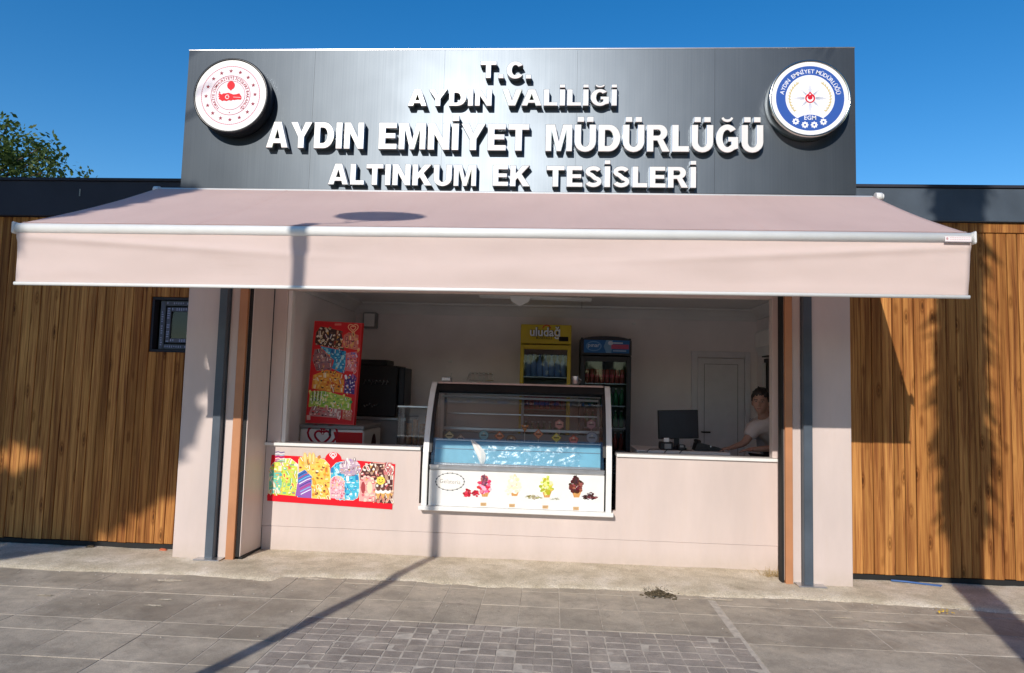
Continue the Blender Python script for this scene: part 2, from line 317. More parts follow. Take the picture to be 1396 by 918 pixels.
# small print text: built-in font outlines as flat polygons
_tc = {}
def text_polys(sx_, off):
    key = (sx_, off)
    if key not in _tc:
        cu = bpy.data.curves.new('t', 'FONT'); cu.body = sx_; cu.size = 1; cu.offset = off; cu.resolution_u = 2; cu.fill_mode = 'FRONT'
        o = bpy.data.objects.new('t', cu); COL.objects.link(o); bpy.context.view_layer.update()
        me = bpy.data.meshes.new_from_object(o.evaluated_get(bpy.context.evaluated_depsgraph_get()))
        ps = [[tuple(me.vertices[i].co[:2]) for i in p.vertices] for p in me.polygons]
        bpy.data.objects.remove(o); bpy.data.curves.remove(cu); bpy.data.meshes.remove(me); _tc[key] = ps
    return _tc[key]
class Print:      # flat print: coloured polygons, each layer a fraction of a millimetre above the last
    def __init__(s): s.q = []; s.z = 0
    def poly(s, pts, c, tri=True):
        s.z += 1; pts = [tuple(p) for p in pts]
        if tri and len(pts) > 4:
            for t in tessellate_polygon([[Vector((*p, 0)) for p in pts]]): s.q.append(([pts[i] for i in t], c, s.z))
        else: s.q.append((pts, c, s.z))
    def rect(s, x0, y0, x1, y1, c): s.poly([(x0, y0), (x1, y0), (x1, y1), (x0, y1)], c)
    def ell(s, cx, cy, rx, ry, c, rot=0, n=20):
        a_ = math.radians(rot); s.poly([(cx+rx*math.cos(t)*math.cos(a_)-ry*math.sin(t)*math.sin(a_), cy+rx*math.cos(t)*math.sin(a_)+ry*math.sin(t)*math.cos(a_)) for t in [2*math.pi*i/n for i in range(n)]], c, False)
    def ring(s, cx, cy, r, w_, c, n=48, a0=0, a1=360, ry=None):
        s.z += 1; ry = ry or r; A = arc(cx, cy, r, ry, a0, a1, n); B = arc(cx, cy, r-w_, ry-w_, a0, a1, n)
        for i in range(n): s.q.append(([A[i], A[i+1], B[i+1], B[i]], c, s.z))
    def star(s, cx, cy, r, c, n=5, rin=.4, rot=90):
        s.poly([(cx+(r if i % 2 == 0 else r*rin)*math.cos(math.radians(rot+i*180/n)), cy+(r if i % 2 == 0 else r*rin)*math.sin(math.radians(rot+i*180/n))) for i in range(2*n)], c)
    def line(s, pts, w_, c): s.poly(stroke(pts, w_), c)
    def text(s, t, x, y, size, c, rot=0, off=.0, anchor='c', flip=1, sx_=1):
        ps = text_polys(t, off); xs = [p[0] for q in ps for p in q]
        if not xs: return 0
        x0, x1 = min(xs), max(xs); sh = {'c': (x0+x1)/2, 'l': x0, 'r': x1}[anchor]; a_ = math.radians(rot); s.z += 1
        for q in ps:
            s.q.append(([(x+((p[0]-sh)*sx_*math.cos(a_)-p[1]*math.sin(a_))*size, y+((p[0]-sh)*sx_*math.sin(a_)+p[1]*math.cos(a_))*size*flip) for p in q], c, s.z))
        return (x1-x0)*size*sx_
    def circ_text(s, t, cx, cy, r, size, c, a0, a1, off=0.0):
        ws = []
        for ch in t:
            ps = text_polys(ch, 0) if ch != ' ' else []
            xs = [p[0] for q in ps for p in q]; ws.append((max(xs)-min(xs)+.12) if xs else .3)
        tot = sum(ws); acc = 0
        for ch, w_ in zip(t, ws):
            an = a0+(a1-a0)*(acc+w_/2)/tot; acc += w_
            if ch != ' ': s.text(ch, cx+r*math.cos(math.radians(an)), cy+r*math.sin(math.radians(an)), size, c, rot=an-90, off=off)
    def build(s, name, parent, fn, nrm, step=.00025, label=None, mat='printed'):
        step = min(step, .0025/max(1, s.z)); bm = bmesh.new(); cl = bm.loops.layers.float_color.new('print_colour'); nrm = Vector(nrm)
        off = LOC.get(parent.name, Vector((0, 0, 0)))
        for pts, c, z in s.q:
            vs = [bm.verts.new(Vector(fn(*p))+nrm*(.0006+z*step)-off) for p in pts]
            try: f = bm.faces.new(vs)
            except ValueError: continue
            for lp in f.loops: lp[cl] = (*lin(c), 1)
        me = bpy.data.meshes.new(name); bm.to_mesh(me); bm.free(); me.materials.append(MATS[mat])
        return link(name, me, parent, label)
def at_plane(Y): return lambda x, y: at(x, y, Y)
# ================================================================== GROUND
m = MB(); m.box(-600, 600, -600, 600, -.6, -.05); struct(m.build('ground', 'bare_ground'))
bed = MB(); bed.box(-9, 9, -9, -.1, -.045, -.003); bed = struct(bed.build('pavement', 'mortar'))
def slab_mesh(name, w_, d_, h_, mat, bev, jit=0):
    b_ = MB(); b_.box(-w_/2, w_/2, -d_/2, d_/2, -h_, 0, bev=bev)
    me = bpy.data.meshes.new(name)
    if jit:
        for v in b_.bm.verts: v.co += Vector((random.uniform(-jit, jit), random.uniform(-jit, jit), random.uniform(-jit/3, jit/3)))
    b_.bm.to_mesh(me); b_.bm.free(); me.materials.append(MATS[mat]); return me
_sm = {}
nslab = 0; restslab = MB()
def slab(x0, x1, y0, y1, gap=.008):
    key = (round(x1-x0, 3), round(y1-y0, 3))
    if key not in _sm: _sm[key] = slab_mesh('slab', x1-x0-gap, y1-y0-gap, .04, 'slab_stone', .002)
    o = bpy.data.objects.new('slab', _sm[key]); COL.objects.link(o); o.parent = bed; o.location = ((x0+x1)/2+random.uniform(-.001, .001), (y0+y1)/2, random.uniform(-.0015, .0015)); o.rotation_euler.z = random.uniform(-.0015, .0015)
# left field of large slabs: courses along the facade, staggered
rows = [-.14, -.93, -1.52, -1.75, -2.15, -2.75, -3.35]
for ri, (ya, yb) in enumerate(zip(rows, rows[1:])):
    xs = {0: [-6.6, -5.6, -4.6, -3.55, -3.05, -2.06, -1.66], 1: [-6.6, -5.6, -4.6, -3.57, -3.05, -2.55, -2.05, -1.66],
          2: [-6.6, -5.6, -4.6, -3.57, -3.06, -2.55, -2.05, -1.66], 3: [-6.1, -5.1, -4.1, -3.57, -3.02, -2.54, -2.03, -1.66]}.get(ri, [-6.4, -5.4, -4.4, -3.4, -2.54, -2.03, -1.66])
    for xa, xb in zip(xs, xs[1:]): slab(xa, xb, yb, ya)
# band of small slabs in front of the counter
for ri, (ya, yb, xo) in enumerate([(-.14, -.46, 0), (-.46, -.84, 0), (-.84, -1.28, .0)]):
    x_ = -1.66
    while x_ < 1.24: slab(x_, min(x_+.29, 1.29), yb, ya, .005); x_ += .29
# right field of large slabs
for ya, yb, xs in [(-.14, -.60, [1.29, 2.25, 3.4, 4.6, 5.8]), (-.60, -.99, [1.29, 1.99, 2.9, 3.9, 4.9, 5.8]), (-.99, -1.385, [1.29, 2.22, 3.2, 4.2, 5.2, 5.9]), (-1.385, -2.1, [1.29, 2.6, 3.9, 5.2]), (-2.1, -3.3, [1.29, 2.6, 3.9, 5.2])]:
    for xa, xb in zip(xs, xs[1:]): slab(xa, xb, yb, ya)
# small square setts
sm = [slab_mesh('sett', .1085+random.uniform(-.002, .002), .099+random.uniform(-.002, .002), .035, 'sett_stone', .004, .0035) for _ in range(9)]
cnt = 0; rest = MB(); yy = -1.335; r_ = 0
while yy > -3.3:
    for i in range(26):
        xc = -1.60+i*.1125; xc += random.uniform(-.003, .003)
        if cnt < 290:
            o = bpy.data.objects.new('sett', random.choice(sm)); COL.objects.link(o); o.parent = bed
            o.location = (xc, yy+random.uniform(-.003, .003), random.uniform(-.003, .001)); o.rotation_euler = (random.uniform(-.008, .008), random.uniform(-.008, .008), random.uniform(-.02, .02)+(math.pi if random.random() < .5 else 0)); cnt += 1
        else: rest.box(xc-.052, xc+.052, yy-.047, yy+.047, -.035, random.uniform(-.004, .001), bev=.003)
    yy -= .103
rest.build('setts_nearer_than_the_frame', 'sett_stone', bed, stuff=True).name = 'sett_field'
# sloppy concrete apron at the foot of the building
def apron(u, v):
    x = -7+14*u; e = -.36+.07*mnoise.noise((x*1.1, 0, 0))+.035*mnoise.noise((x*5, 3, 0))+.015*mnoise.noise((x*19, 7, 0))
    if x < -2.2: e -= .12
    if x > 2.4: e -= .13*min(1, (x-2.4))
    y = .62+(e-.62)*v; t = max(0, min(1, (y-e)/.12))
    z = .0045+.02*t**.7*(1 if v < .999 else 0)+.006*mnoise.noise((x*3, y*4, 5))*t+.003*mnoise.noise((x*22, y*22, 1))*t
    return (x, y, z if v < .999 else -.004)
struct(MB().grid(apron, 420, 34).build('concrete_apron', 'rough_concrete'))
sp = MB()
for (px, py, rx, ry) in ((640-430, 826, .10, .03), (228, 818, .07, .02), (233, 792, .16, .05), (430, 790, .12, .04), (1200, 848, .22, .035), (1150, 843, .16, .02), (60, 812, .1, .02), (520, 792, .1, .03), (980, 818, .15, .04)):
    q = ground_at(px, py); n_ = 26; pts = []
    for i in range(n_):
        a_ = 2*math.pi*i/n_; f_ = .65+.55*mnoise.noise((math.cos(a_)*1.7+px, math.sin(a_)*1.7, py*.1))+.2*mnoise.noise((math.cos(a_)*6+px, math.sin(a_)*6, 1)); pts.append((q.x+rx*f_*math.cos(a_), q.y+ry*f_*math.sin(a_), .0035))
    c_ = sp.bm.verts.new((q.x, q.y, .005)); vs_ = [sp.bm.verts.new(p_) for p_ in pts]
    for i in range(n_): sp.bm.faces.new((c_, vs_[i], vs_[(i+1) % n_]))
sp.cur = 0; tag(sp.build('concrete_spill', 'rough_concrete', stuff=True), 'thin pale patches of spilled concrete dried onto the paving slabs', 'concrete spill')
pb = MB()
for i in range(620):
    x = random.uniform(-6, 4.6); y = -.36+random.gauss(0, .10)-(.1 if x < -2.2 or x > 2.6 else 0)
    if random.random() < .35: y = random.uniform(-2.0, 0)
    r = random.uniform(.002, .006)*(1.6 if random.random() < .08 else 1); pb.ico((x, y, .006+r*.4+(.015 if y > -.3 else 0)), r, (1, random.uniform(.6, 1), .6))
tag(pb.build('gravel', 'pebble', stuff=True), 'loose grit and pebbles scattered along the concrete edge', 'gravel')
# ================================================================== KIOSK
K = thing('kiosk', 'pale pink panelled snack kiosk with a wide open serving hatch under an awning', 'kiosk', (-.4, .4, 0))
PT = 3.32
def col_(name, mat, x0, x1, y0, y1, z0=.012, z1=PT, bev=.003): return bx(name, mat, K, x0, x1, y0, y1, z0, z1, bev=bev)
col_('pillar_panel', 'pink_panel', -3.36, -3.052, 0, .22, .02); col_('pillar_panel', 'pink_panel', 2.212, 2.545, 0, .22, .02)
def angle_post(x0, x1, flip):
    p = MB(); p.box(x0, x1, -.035, .04, .012, PT-.02, .003); f_ = x1 if not flip else x0
    p.box(x0-.002 if flip else x1-.004, x0+.004 if flip else x1+.002, -.028, .03, .02, PT-.03)
    o = p.build('steel_post', 'anthracite_paint', K)
    q = MB(); q.box(x0-.07, x1+.09, -.095, .06, .026, .036, .002); q.box(x0-.065, x1+.085, -.09, .06, .004, .0255); q.build('base_plate', 'steel', K); return o
angle_post(-3.048, -2.975, False); angle_post(2.138, 2.21, True)
col_('reveal_panel', 'pink_panel', -2.965, -2.88, .03, .09); col_('reveal_panel', 'pink_panel', 2.060, 2.134, .03, .09)
def channel(x0, x1, inner):
    c_ = MB(); c_.box(x0, x1, .0, .05, .012, PT, .003); c_.box(x0, x0+.006, .05, .14, .012, PT); c_.box(x1-.006, x1, .05, .14, .012, PT)
    c_.build('shutter_channel', 'brown_channel', K)
channel(-2.876, -2.80, 1); channel(1.995, 2.056, -1)
col_('shutter_gap', 'gap_and_seal_black', -2.797, -2.762, .03, .12); col_('shutter_gap', 'gap_and_seal_black', 1.972, 1.992, .03, .12)
def ret(x0, x1):            # slanting return panel between the shutter channel and the counter wall
    s = 1 if x1 > x0 else -1; s = -1 if x0 < 0 else 1
    m_ = MB(); m_.prism([(x0, .035), (x1, .415), (x1+s*.05, .415), (x0+s*.05, .035)], 2, .045, PT); return m_.build('return_panel', 'pink_panel', K)
ret(-2.755, -2.735); ret(1.978, 2.07)
bx('floor_seal', 'gap_and_seal_black', K, -2.80, -2.732, .03, .42, .012, .043); 
# counter wall with the cut for the display case
m = MB(); m.box(-2.733, -1.235, .417, .47, .245, 1.0); m.build('counter_panel', 'pink_panel', K)
m = MB(); m.box(-1.235, .60, .417, .47, .245, .505); m.build('counter_panel', 'pink_panel', K)
m = MB(); m.box(.60, 2.069, .417, .47, .245, 1.0); m.build('counter_panel', 'pink_panel', K)
bx('skirting_panel', 'pink_panel', K, -2.733, 2.069, .419, .47, .02, .242)
bx('counter_sill', 'white_powder_coat', K, -2.745, -1.235, .392, .62, 1.0, 1.028); bx('counter_sill', 'white_powder_coat', K, .60, 2.069, .392, .62, 1.0, 1.028)
bx('jamb_panel', 'pink_panel', K, -2.733, -2.60, .43, .52, 1.03, PT); bx('jamb_panel', 'pink_panel', K, 2.02, 2.12, .43, .52, 1.03, PT)
bx('hatch_frame', 'off_white_paint', K, -2.598, -2.56, .44, .52, 1.03, 2.56); 
bx('hatch_header', 'pink_panel', K, -2.6, 2.02, .43, .50, 2.50, PT)
# room
bx('room_floor', 'room_floor', K, -2.75, 2.72, .48, 3.0, .06, .14)
bx('ceiling', 'room_ceiling', K, -2.75, 2.72, .51, 3.0, 2.70, 2.76)
bx('back_wall', 'room_wall', K, -2.75, 2.72, 2.9, 3.0, .14, 2.698); bx('side_wall', 'room_wall', K, -2.75, -2.66, .53, 2.898, .14, 2.698); bx('side_wall', 'room_wall', K, 2.60, 2.72, .53, 2.898, .14, 2.698)
bx('front_wall', 'room_wall', K, 2.07, 2.6, .55, .60, .14, 2.698)
bx('roof', 'anthracite_paint', K, -3.36, 2.5, .0, 3.1, 3.40, 3.48)
def cornice(pts, name='cornice'):
    m_ = MB()
    m_.prism(pts, 0, -2.655, 2.595); return m_.build(name, 'off_white_paint', K)
cornice([(2.897, 2.55), (2.897, 2.697), (2.76, 2.697), (2.76, 2.675), (2.80, 2.66), (2.845, 2.61), (2.87, 2.56), (2.87, 2.55)])
m = MB(); m.prism([(-2.657, 2.56), (-2.657, 2.697), (-2.54, 2.697), (-2.54, 2.675), (-2.62, 2.60), (-2.635, 2.56)], 1, .54, 2.758); m.build('cornice', 'off_white_paint', K)
m = MB(); m.prism([(2.597, 2.56), (2.597, 2.697), (2.48, 2.697), (2.48, 2.675), (2.56, 2.60), (2.575, 2.56)], 1, .61, 2.758); m.build('cornice', 'off_white_paint', K)
# back door
d_ = MB(); d_.box(1.77, 1.845, 2.85, 2.897, .14, 2.15, .004); d_.box(2.44, 2.51, 2.85, 2.897, .14, 2.15, .004); d_.box(1.845, 2.44, 2.85, 2.897, 2.07, 2.15, .004)
df = d_.build('door_frame', 'door_white', K)
dl = bx('door', 'door_white', K, 1.85, 2.435, 2.865, 2.896, .15, 2.064, bev=.004)
d_ = MB(); d_.box(1.93, 1.936, 2.858, 2.866, .3, 1.99); d_.box(2.35, 2.356, 2.858, 2.866, .3, 1.99); d_.box(1.937, 2.349, 2.858, 2.866, 1.984, 1.99); d_.build('moulding', 'grey_plastic', dl)
d_ = MB(); d_.tube([(1.90, 2.86, 1.12), (1.90, 2.81, 1.12), (2.0, 2.81, 1.12)], .009); d_.build('handle', 'black_plastic', dl)
# bits on the walls
t = thing('electrical_box', 'pale grey plastic box high in the back left corner of the kiosk room', 'electrical box', (-2.44, 2.85, 2.34))
bx('case', 'grey_plastic', t, -2.53, -2.35, 2.78, 2.899, 2.35, 2.56, bev=.01); bx('cover', 'off_white_paint', t, -2.51, -2.37, 2.768, 2.779, 2.37, 2.54)
t = thing('ceiling_lamp', 'unlit white twin tube fluorescent batten on the kiosk ceiling', 'ceiling lamp', (-.2, 1.5, 2.62))
bx('batten', 'white_plastic', t, -.80, .36, 1.46, 1.54, 2.640, 2.697, bev=.006)
for y_ in (1.44, 1.56):
    m = MB(); m.tube([(-.84, y_, 2.625), (.40, y_, 2.605)], .014, 10); m.build('tube', 'white_plastic', t)
m = MB(); m.prism([(-.50, 2.62), (-.27, 2.62), (-.29, 2.56), (-.385, 2.505), (-.48, 2.56)], 1, 1.40, 1.46); m.build('junction_cover', 'white_plastic', t)
m = MB(); m.tube([(.30, 1.6, 2.699), (.30, 1.6, 2.52)], .002, 5); m.build('pull_cord', 'black_plastic', t)
t = thing('wire_rack', 'small chrome wire rack with shiny hooks on the back wall of the kiosk', 'rack', (-.93, 2.85, 1.66))
m = MB(); m.tube([(-1.10, 2.86, 1.79), (-.78, 2.86, 1.79)], .006, 6); m.tube([(-1.10, 2.83, 1.70), (-.78, 2.83, 1.70)], .006, 6); m.tube([(-1.10, 2.86, 1.79), (-1.13, 2.83, 1.70)], .006, 6); m.build('rail', 'chrome', t)
for i in range(6):
    m = MB(); x_ = -1.08+i*.058; m.tube([(x_, 2.82, 1.81), (x_, 2.80, 1.74), (x_+.012, 2.79, 1.715)], .007, 6); m.ico((x_, 2.80, 1.785), .017); m.build('hook', 'white_plastic', t)
for (x_, z_, d) in ((-1.36, 1.94, 'small white wall hook above the ice cream case, left of the yellow cooler'), (1.03, 2.49, 'small white wall hook under the cornice, right of the black cooler')):
    m = MB(); m.box(x_-.022, x_+.022, 2.875, 2.897, z_-.014, z_+.014, .004); m.tube([(x_, 2.875, z_), (x_, 2.85, z_-.01)], .007, 6); tag(m.build('wall_hook', 'white_powder_coat'), d, 'hook')
bx('wall_strip', 'off_white_paint', K, 2.53, 2.565, 2.4, 2.43, .3, 2.0); bx('wall_strip', 'black_plastic', K, 2.57, 2.597, 2.2, 2.5, .3, 2.05)  # one pale and one black upright strip on the right wall
t = thing('air_conditioner', 'white wall air conditioner on the right wall of the kiosk room', 'air conditioner', (2.4, 1.6, 2.05))
m = MB(); m.prism([(2.597, 2.06), (2.597, 2.36), (2.40, 2.36), (2.365, 2.33), (2.36, 2.16), (2.41, 2.06)], 1, 1.35, 2.15); m.build('body', 'white_plastic', t)
bx('louvre', 'black_plastic', t, 2.42, 2.55, 1.42, 2.08, 2.045, 2.06)
m = MB(); m.tube([(2.56, 2.12, 2.05), (2.56, 2.14, 1.2)], .018, 7); m.build('hose', 'white_plastic', t)
# ================================================================== SIGN
S = thing('sign_board', 'brushed grey metal fascia sign with raised white lettering over the awning', 'sign', (-.43, -.2, 3.3))
xs = [-3.389, -2.21, -1.03, .15, 1.34, 2.522]
for i, (xa, xb) in enumerate(zip(xs, xs[1:])):
    m = MB(); m.box(xa+.0008, xb-.0008, -.204, -.196, 3.315, 4.6); m.build('metal_sheet', 'brushed_metal', S)
m = MB(); m.box(-3.385, 2.518, -.194, -.02, 3.30, 4.597, .004); m.build('carcass', 'anthracite_paint', S)
m = MB(); m.box(-3.392, 2.525, -.208, -.196, 4.601, 4.612, .002); m.build('top_trim', 'steel', S)
YL = -.272
WORDS = [('T.C.', (655, 83.8), (727, 84.6), 22.8), ('AYDIN', (556.5, 122.2), (671, 121.8), 22.4), ('VALİLİĞİ', (685, 121.8), (841.5, 121.6), 22.4),
         ('AYDIN', (364, 165.8), (497, 167.5), 35.5), ('EMNİYET', (517, 167.4), (722, 169.5), 36), ('MÜDÜRLÜĞÜ', (744, 169.6), (1041, 170.4), 36.6),
         ('ALTINKUM', (448, 223), (650, 225), 28.5), ('EK', (672, 225), (723, 226), 28.5), ('TESİSLERİ', (745, 226), (949.5, 227.5), 28.5)]
_g = {}
for wi, (wd, p0, p1, hp) in enumerate(WORDS):
    A = at(*p0, YL); B = at(*p1, YL); Hh = (A-at(p0[0], p0[1]+hp, YL)).z; W = B.x-A.x
    gap = .075 if wd != 'T.C.' else .12
    tot = sum(GL[c][0] for c in wd)+gap*(len(wd)-1)
    if wd == 'VALİLİĞİ': tot -= .1
    sc = W/tot; x_ = 0
    for i, c in enumerate(wd):
        if c == '.' : x_ -= .04
        me = _g.get((c, round(sc, 3), round(Hh, 3))) or glyph_mesh(c, sc, Hh, .062, .003)
        _g[(c, round(sc, 3), round(Hh, 3))] = me
        o = link('letter', me, S); px = A.x+x_*sc; base = (A.z-Hh)+(B.z-A.z)*((px-A.x)/W)
        o.location = Vector((px, YL+.031, base))-Vector(S.location); o.rotation_euler = (math.pi/2, 0, 0)
        x_ += GL[c][0]+gap
        if c == 'V': x_ -= .1
# ---- round emblems
def disc(m_, cx, cz, r, y0, y1, n=64, mi=None):
    m_.prism([(cx+r*math.cos(2*math.pi*i/n), cz+r*math.sin(2*math.pi*i/n)) for i in range(n)], 1, y0, y1, mi); return m_
def lathe(m_, cx, cz, prof, n=72, mi=0):     # prof: (r, y)
    rings = [[m_.bm.verts.new((cx+r*math.cos(2*math.pi*i/n), y, cz+r*math.sin(2*math.pi*i/n))) for i in range(n)] for r, y in prof]
    for A, B in zip(rings, rings[1:]):
        for i in range(n):
            f = m_.bm.faces.new((A[i], A[(i+1) % n], B[(i+1) % n], B[i])); f.smooth = True; f.material_index = mi
    return m_
def emblem(cx, cz, r, label, rim, depth=.13):
    t_ = thing('round_emblem', label, 'emblem', (cx, -.21, cz-r)); yf = -.205-depth
    m_ = MB(); lathe(m_, cx, cz, [(r*.98, -.206), (r, -.215), (r, yf+.012), (r*.985, yf), (r*.95, yf-.004), (r*.93, yf+.006)]); m_.build('rim', rim, t_)
    m_ = MB(); disc(m_, cx, cz, r*.94, yf+.004, yf+.012, 72); m_.build('lightbox_face', 'white_plastic', t_)
    return t_, yf+.0035
a_ = at(314, 130.0, -.335); r1 = .345
E1, yf = emblem(a_.x, a_.z, r1, 'round white emblem with a red map and a ring of stars, black rim', 'rim_black')
p = Print(); RED = (225, 28, 45); PR = (200, 120, 140)
p.ell(0, 0, .92, .92, (246, 236, 240), n=64); p.ring(0, 0, .80, .014, (195, 90, 108), 90)
for i in range(90): p.ell(.785*math.cos(i*math.pi/45), .785*math.sin(i*math.pi/45), .008, .008, (190, 70, 90), n=6)
for i in range(16): q = math.radians(90+i*22.5+2); p.star(.665*math.cos(q), .665*math.sin(q), .06, (150, 45, 65))
p.ring(0, 0, .54, .013, (185, 90, 110), 60); p.ring(0, 0, .40, .011, (185, 90, 110), 60)
p.circ_text('TÜRKİYE CUMHURİYETİ İÇİŞLERİ BAKANLIĞI', 0, 0, .435, .10, (170, 40, 60), 232, -52, .012)
p.star(0, -.47, .025, (165, 60, 80))
p.ell(0, .27, .105, .115, RED, n=24); p.poly([(-.06, .2), (.06, .2), (.01, .13), (-.01, .13)], RED)
mapo = [(-.34, .03), (-.30, .06), (-.24, .02), (-.2, .05), (-.12, .055), (-.06, .07), (0, .05), (.08, .02), (.16, .03), (.24, .055), (.27, .01), (.30, -.03), (.305, -.09), (.29, -.12), (.2, -.115), (.12, -.13), (.06, -.125), (.02, -.15), (-.03, -.13), (-.1, -.16), (-.17, -.14), (-.22, -.16), (-.27, -.12), (-.30, -.11), (-.32, -.07), (-.28, -.05), (-.34, -.03), (-.30, 0)]
p.poly([(x, y-.0) for x, y in mapo], RED); p.ring(-.08, -.045, .06, .018, (250, 240, 240), 20, 45, 315); p.star(-.045, -.045, .028, (250, 240, 240)); p.line([(.08, -.05), (.28, -.06)], .01, (250, 240, 240))
p.ell(-.30, .085, .02, .02, (170, 90, 100))
p.build('printed_face', E1, lambda x, y: (a_.x+x*r1*.97, yf, a_.z+y*r1*.97), (0, -1, 0))
b_ = at(1104.5, 134, -.335); r2 = .338
E2, yf2 = emblem(b_.x, b_.z, r2, 'round blue and white police emblem with an eight pointed star, chrome rim', 'rim_chrome')
p = Print(); BL = (52, 92, 172); WH = (242, 242, 248)
p.ell(0, 0, .96, .96, WH, n=64); p.ell(0, 0, .855, .855, BL, n=64); p.ell(0, .0, .615, .615, WH, n=64)
p.poly([(-.36, -.50)]+arc(0, -.83, .48, .40, 138, 42, 12)+[(.36, -.50), (.3, -.63), (-.3, -.63)], BL)
p.circ_text('AYDIN  EMNİYET MÜDÜRLÜĞÜ', 0, 0, .665, .145, WH, 172, 8, .012)
p.text('EGM', 0, -.565, .155, WH, off=.012)
for x_, y_ in ((-.36, -.61), (-.13, -.70), (.10, -.70), (.33, -.62)):
    p.star(x_, y_, .095, WH, 8, .72, 0); p.ell(x_, y_, .028, .028, BL, n=8)
for q in range(8):
    L_ = .40 if q % 2 == 0 else .31
    for d in (-9, -4.5, 0, 4.5, 9):
        an = math.radians(90+q*45+d); ln = L_-abs(d)*.016; p.line([(.14*math.cos(an), .14*math.sin(an)), (ln*math.cos(an), ln*math.sin(an))], .006, (150, 165, 190) if d else (120, 130, 150))
for s in (-1, 1):
    for i in range(11):
        an = math.radians(90+s*(38+i*9.2)); R = .50
        for dd in (-14, 14): p.ell(R*math.cos(an)+.02*math.cos(an+math.radians(dd*3)), R*math.sin(an), .046, .014, (214, 196, 140), rot=math.degrees(an)+90+s*25+dd*2.4, n=8)
p.ell(0, .0, .125, .125, (210, 25, 50), n=28); p.ell(0, .10, .045, .06, (210, 25, 50), n=16); p.ell(0, -.01, .085, .085, WH, n=24); p.ell(0, .02, .062, .062, (210, 25, 50), n=20); p.star(0, .10, .03, WH)
p.build('printed_face', E2, lambda x, y: (b_.x+x*r2*.97, yf2, b_.z+y*r2*.97), (0, -1, 0))
# ================================================================== AWNING
A = thing('awning', 'pale pink retractable awning with white front bar over the kiosk hatch', 'awning', (-.5, -.2, 2.2))
FLt, FRt = at(22, 305.5, -1.66), at(1325, 322, -1.58)
FLb, FRb = at(19, 388, -1.69), at(1322, 407, -1.60)
BL_, BR_ = Vector((-3.555, -.235, 3.315)), Vector((2.635, -.235, 3.30))
barL, barR = at(24, 311.5, -1.68), at(1324, 325.5, -1.60)
def canopy(u, v):
    f = barL.lerp(barR, .004+u*.992)+Vector((0, -.004, .0355)); b = BL_.lerp(BR_, u); p_ = b.lerp(f, v)
    sag = -.028*math.sin(math.pi*v)*(1-.3*math.cos(2*math.pi*u)); rip = .003*mnoise.noise((p_.x*1.7, p_.y*.8, 0))*math.sin(math.pi*v)
    rip += .0025*math.sin(p_.x*5.3)*math.sin(math.pi*v)
    return (p_.x, p_.y, p_.z+sag+rip)
m = MB(); m.grid(canopy, 160, 24)
o = m.build('canopy', 'canopy_fabric', A); sol = o.modifiers.new('thick', 'SOLIDIFY'); sol.thickness = .002
for xs_ in (.19, .39, .6, .8):
    m = MB(); m.grid(lambda u, v: tuple(Vector(canopy(xs_+.003*u, .01+.98*v))+Vector((0, 0, .0014))), 1, 24); m.build('seam', 'canopy_fabric', A)
m = MB(); m.grid(lambda u, v: tuple(Vector(canopy(u, 1))+Vector((0, -.001, .003))) if v == 9 else tuple(Vector(canopy(u, .985+.015*v))+Vector((0, 0, .004))), 60, 1); m.build('hem_seam', 'canopy_fabric', A)
def capsule_bar(name, P0, P1, ry, rz, mat, n=14):
    m_ = MB(); ring = []
    for P in (P0, P1): ring.append([m_.bm.verts.new(P+Vector((0, ry*math.cos(t*2*math.pi/n), rz*math.sin(t*2*math.pi/n)))) for t in range(n)])
    for t in range(n):
        f = m_.bm.faces.new((ring[0][t], ring[0][(t+1) % n], ring[1][(t+1) % n], ring[1][t])); f.smooth = True
    m_.bm.faces.new(ring[0]); m_.bm.faces.new(ring[1][::-1]); return m_.build(name, mat, A)
capsule_bar('front_bar', barL, barR, .036, .035, 'white_powder_coat')
for P in (barL, barR):
    s = -1 if P is barL else 1; m = MB(); m.box(P.x-.012 if s < 0 else P.x, P.x if s < 0 else P.x+.012, P.y-.043, P.y+.043, P.z-.040, P.z+.040, .008); m.build('end_cap', 'white_plastic', A)
def valance(u, v):
    t_ = barL.lerp(barR, .0015+u*.997)+Vector((0, -.012, -.015)); b = FLb.lerp(FRb, .0015+u*.997)+Vector((0, 0, .012)); p_ = t_.lerp(b, v)
    x = p_.x; wv_ = .010*math.sin(x*1.9+v*1.5)*v+.016*mnoise.noise((x*.9, v*1.5, 2))+.009*mnoise.noise((x*2.4, v*2.2, 8))+.003*mnoise.noise((x*7, v*3, 5))
    for s, xe in ((1, barR.x), (-1, barL.x)):       # diagonal pull folds from the top corners
        d = (xe-x)*s; r = v-.10-.16*d
        if d > 0: wv_ += .022*math.exp(-(r/.07)**2)*math.exp(-(d/1.6)**2)
    return (p_.x, p_.y-wv_*math.sin(math.pi*min(1, v*1.1+.02)), p_.z)
m = MB(); m.grid(valance, 220, 26); o = m.build('valance', 'valance_fabric', A); sol = o.modifiers.new('thick', 'SOLIDIFY'); sol.thickness = .0015
capsule_bar('hem_bar', FLb+Vector((0, 0, .008)), FRb+Vector((0, 0, .008)), .009, .012, 'white_powder_coat', 8)
capsule_bar('cassette', Vector((-3.54, -.26, 3.27)), Vector((2.62, -.26, 3.255)), .035, .035, 'white_powder_coat')
for x_ in (-3.565, 2.665):
    m = MB(); m.tube([(x_-.02, -.27, 3.28), (x_+.03, -.27, 3.28)], .034, 14); m.tube([(x_+.031, -.27, 3.28), (x_+.042, -.27, 3.28)], .026, 14); m.build('roller_bracket', 'white_plastic', A)
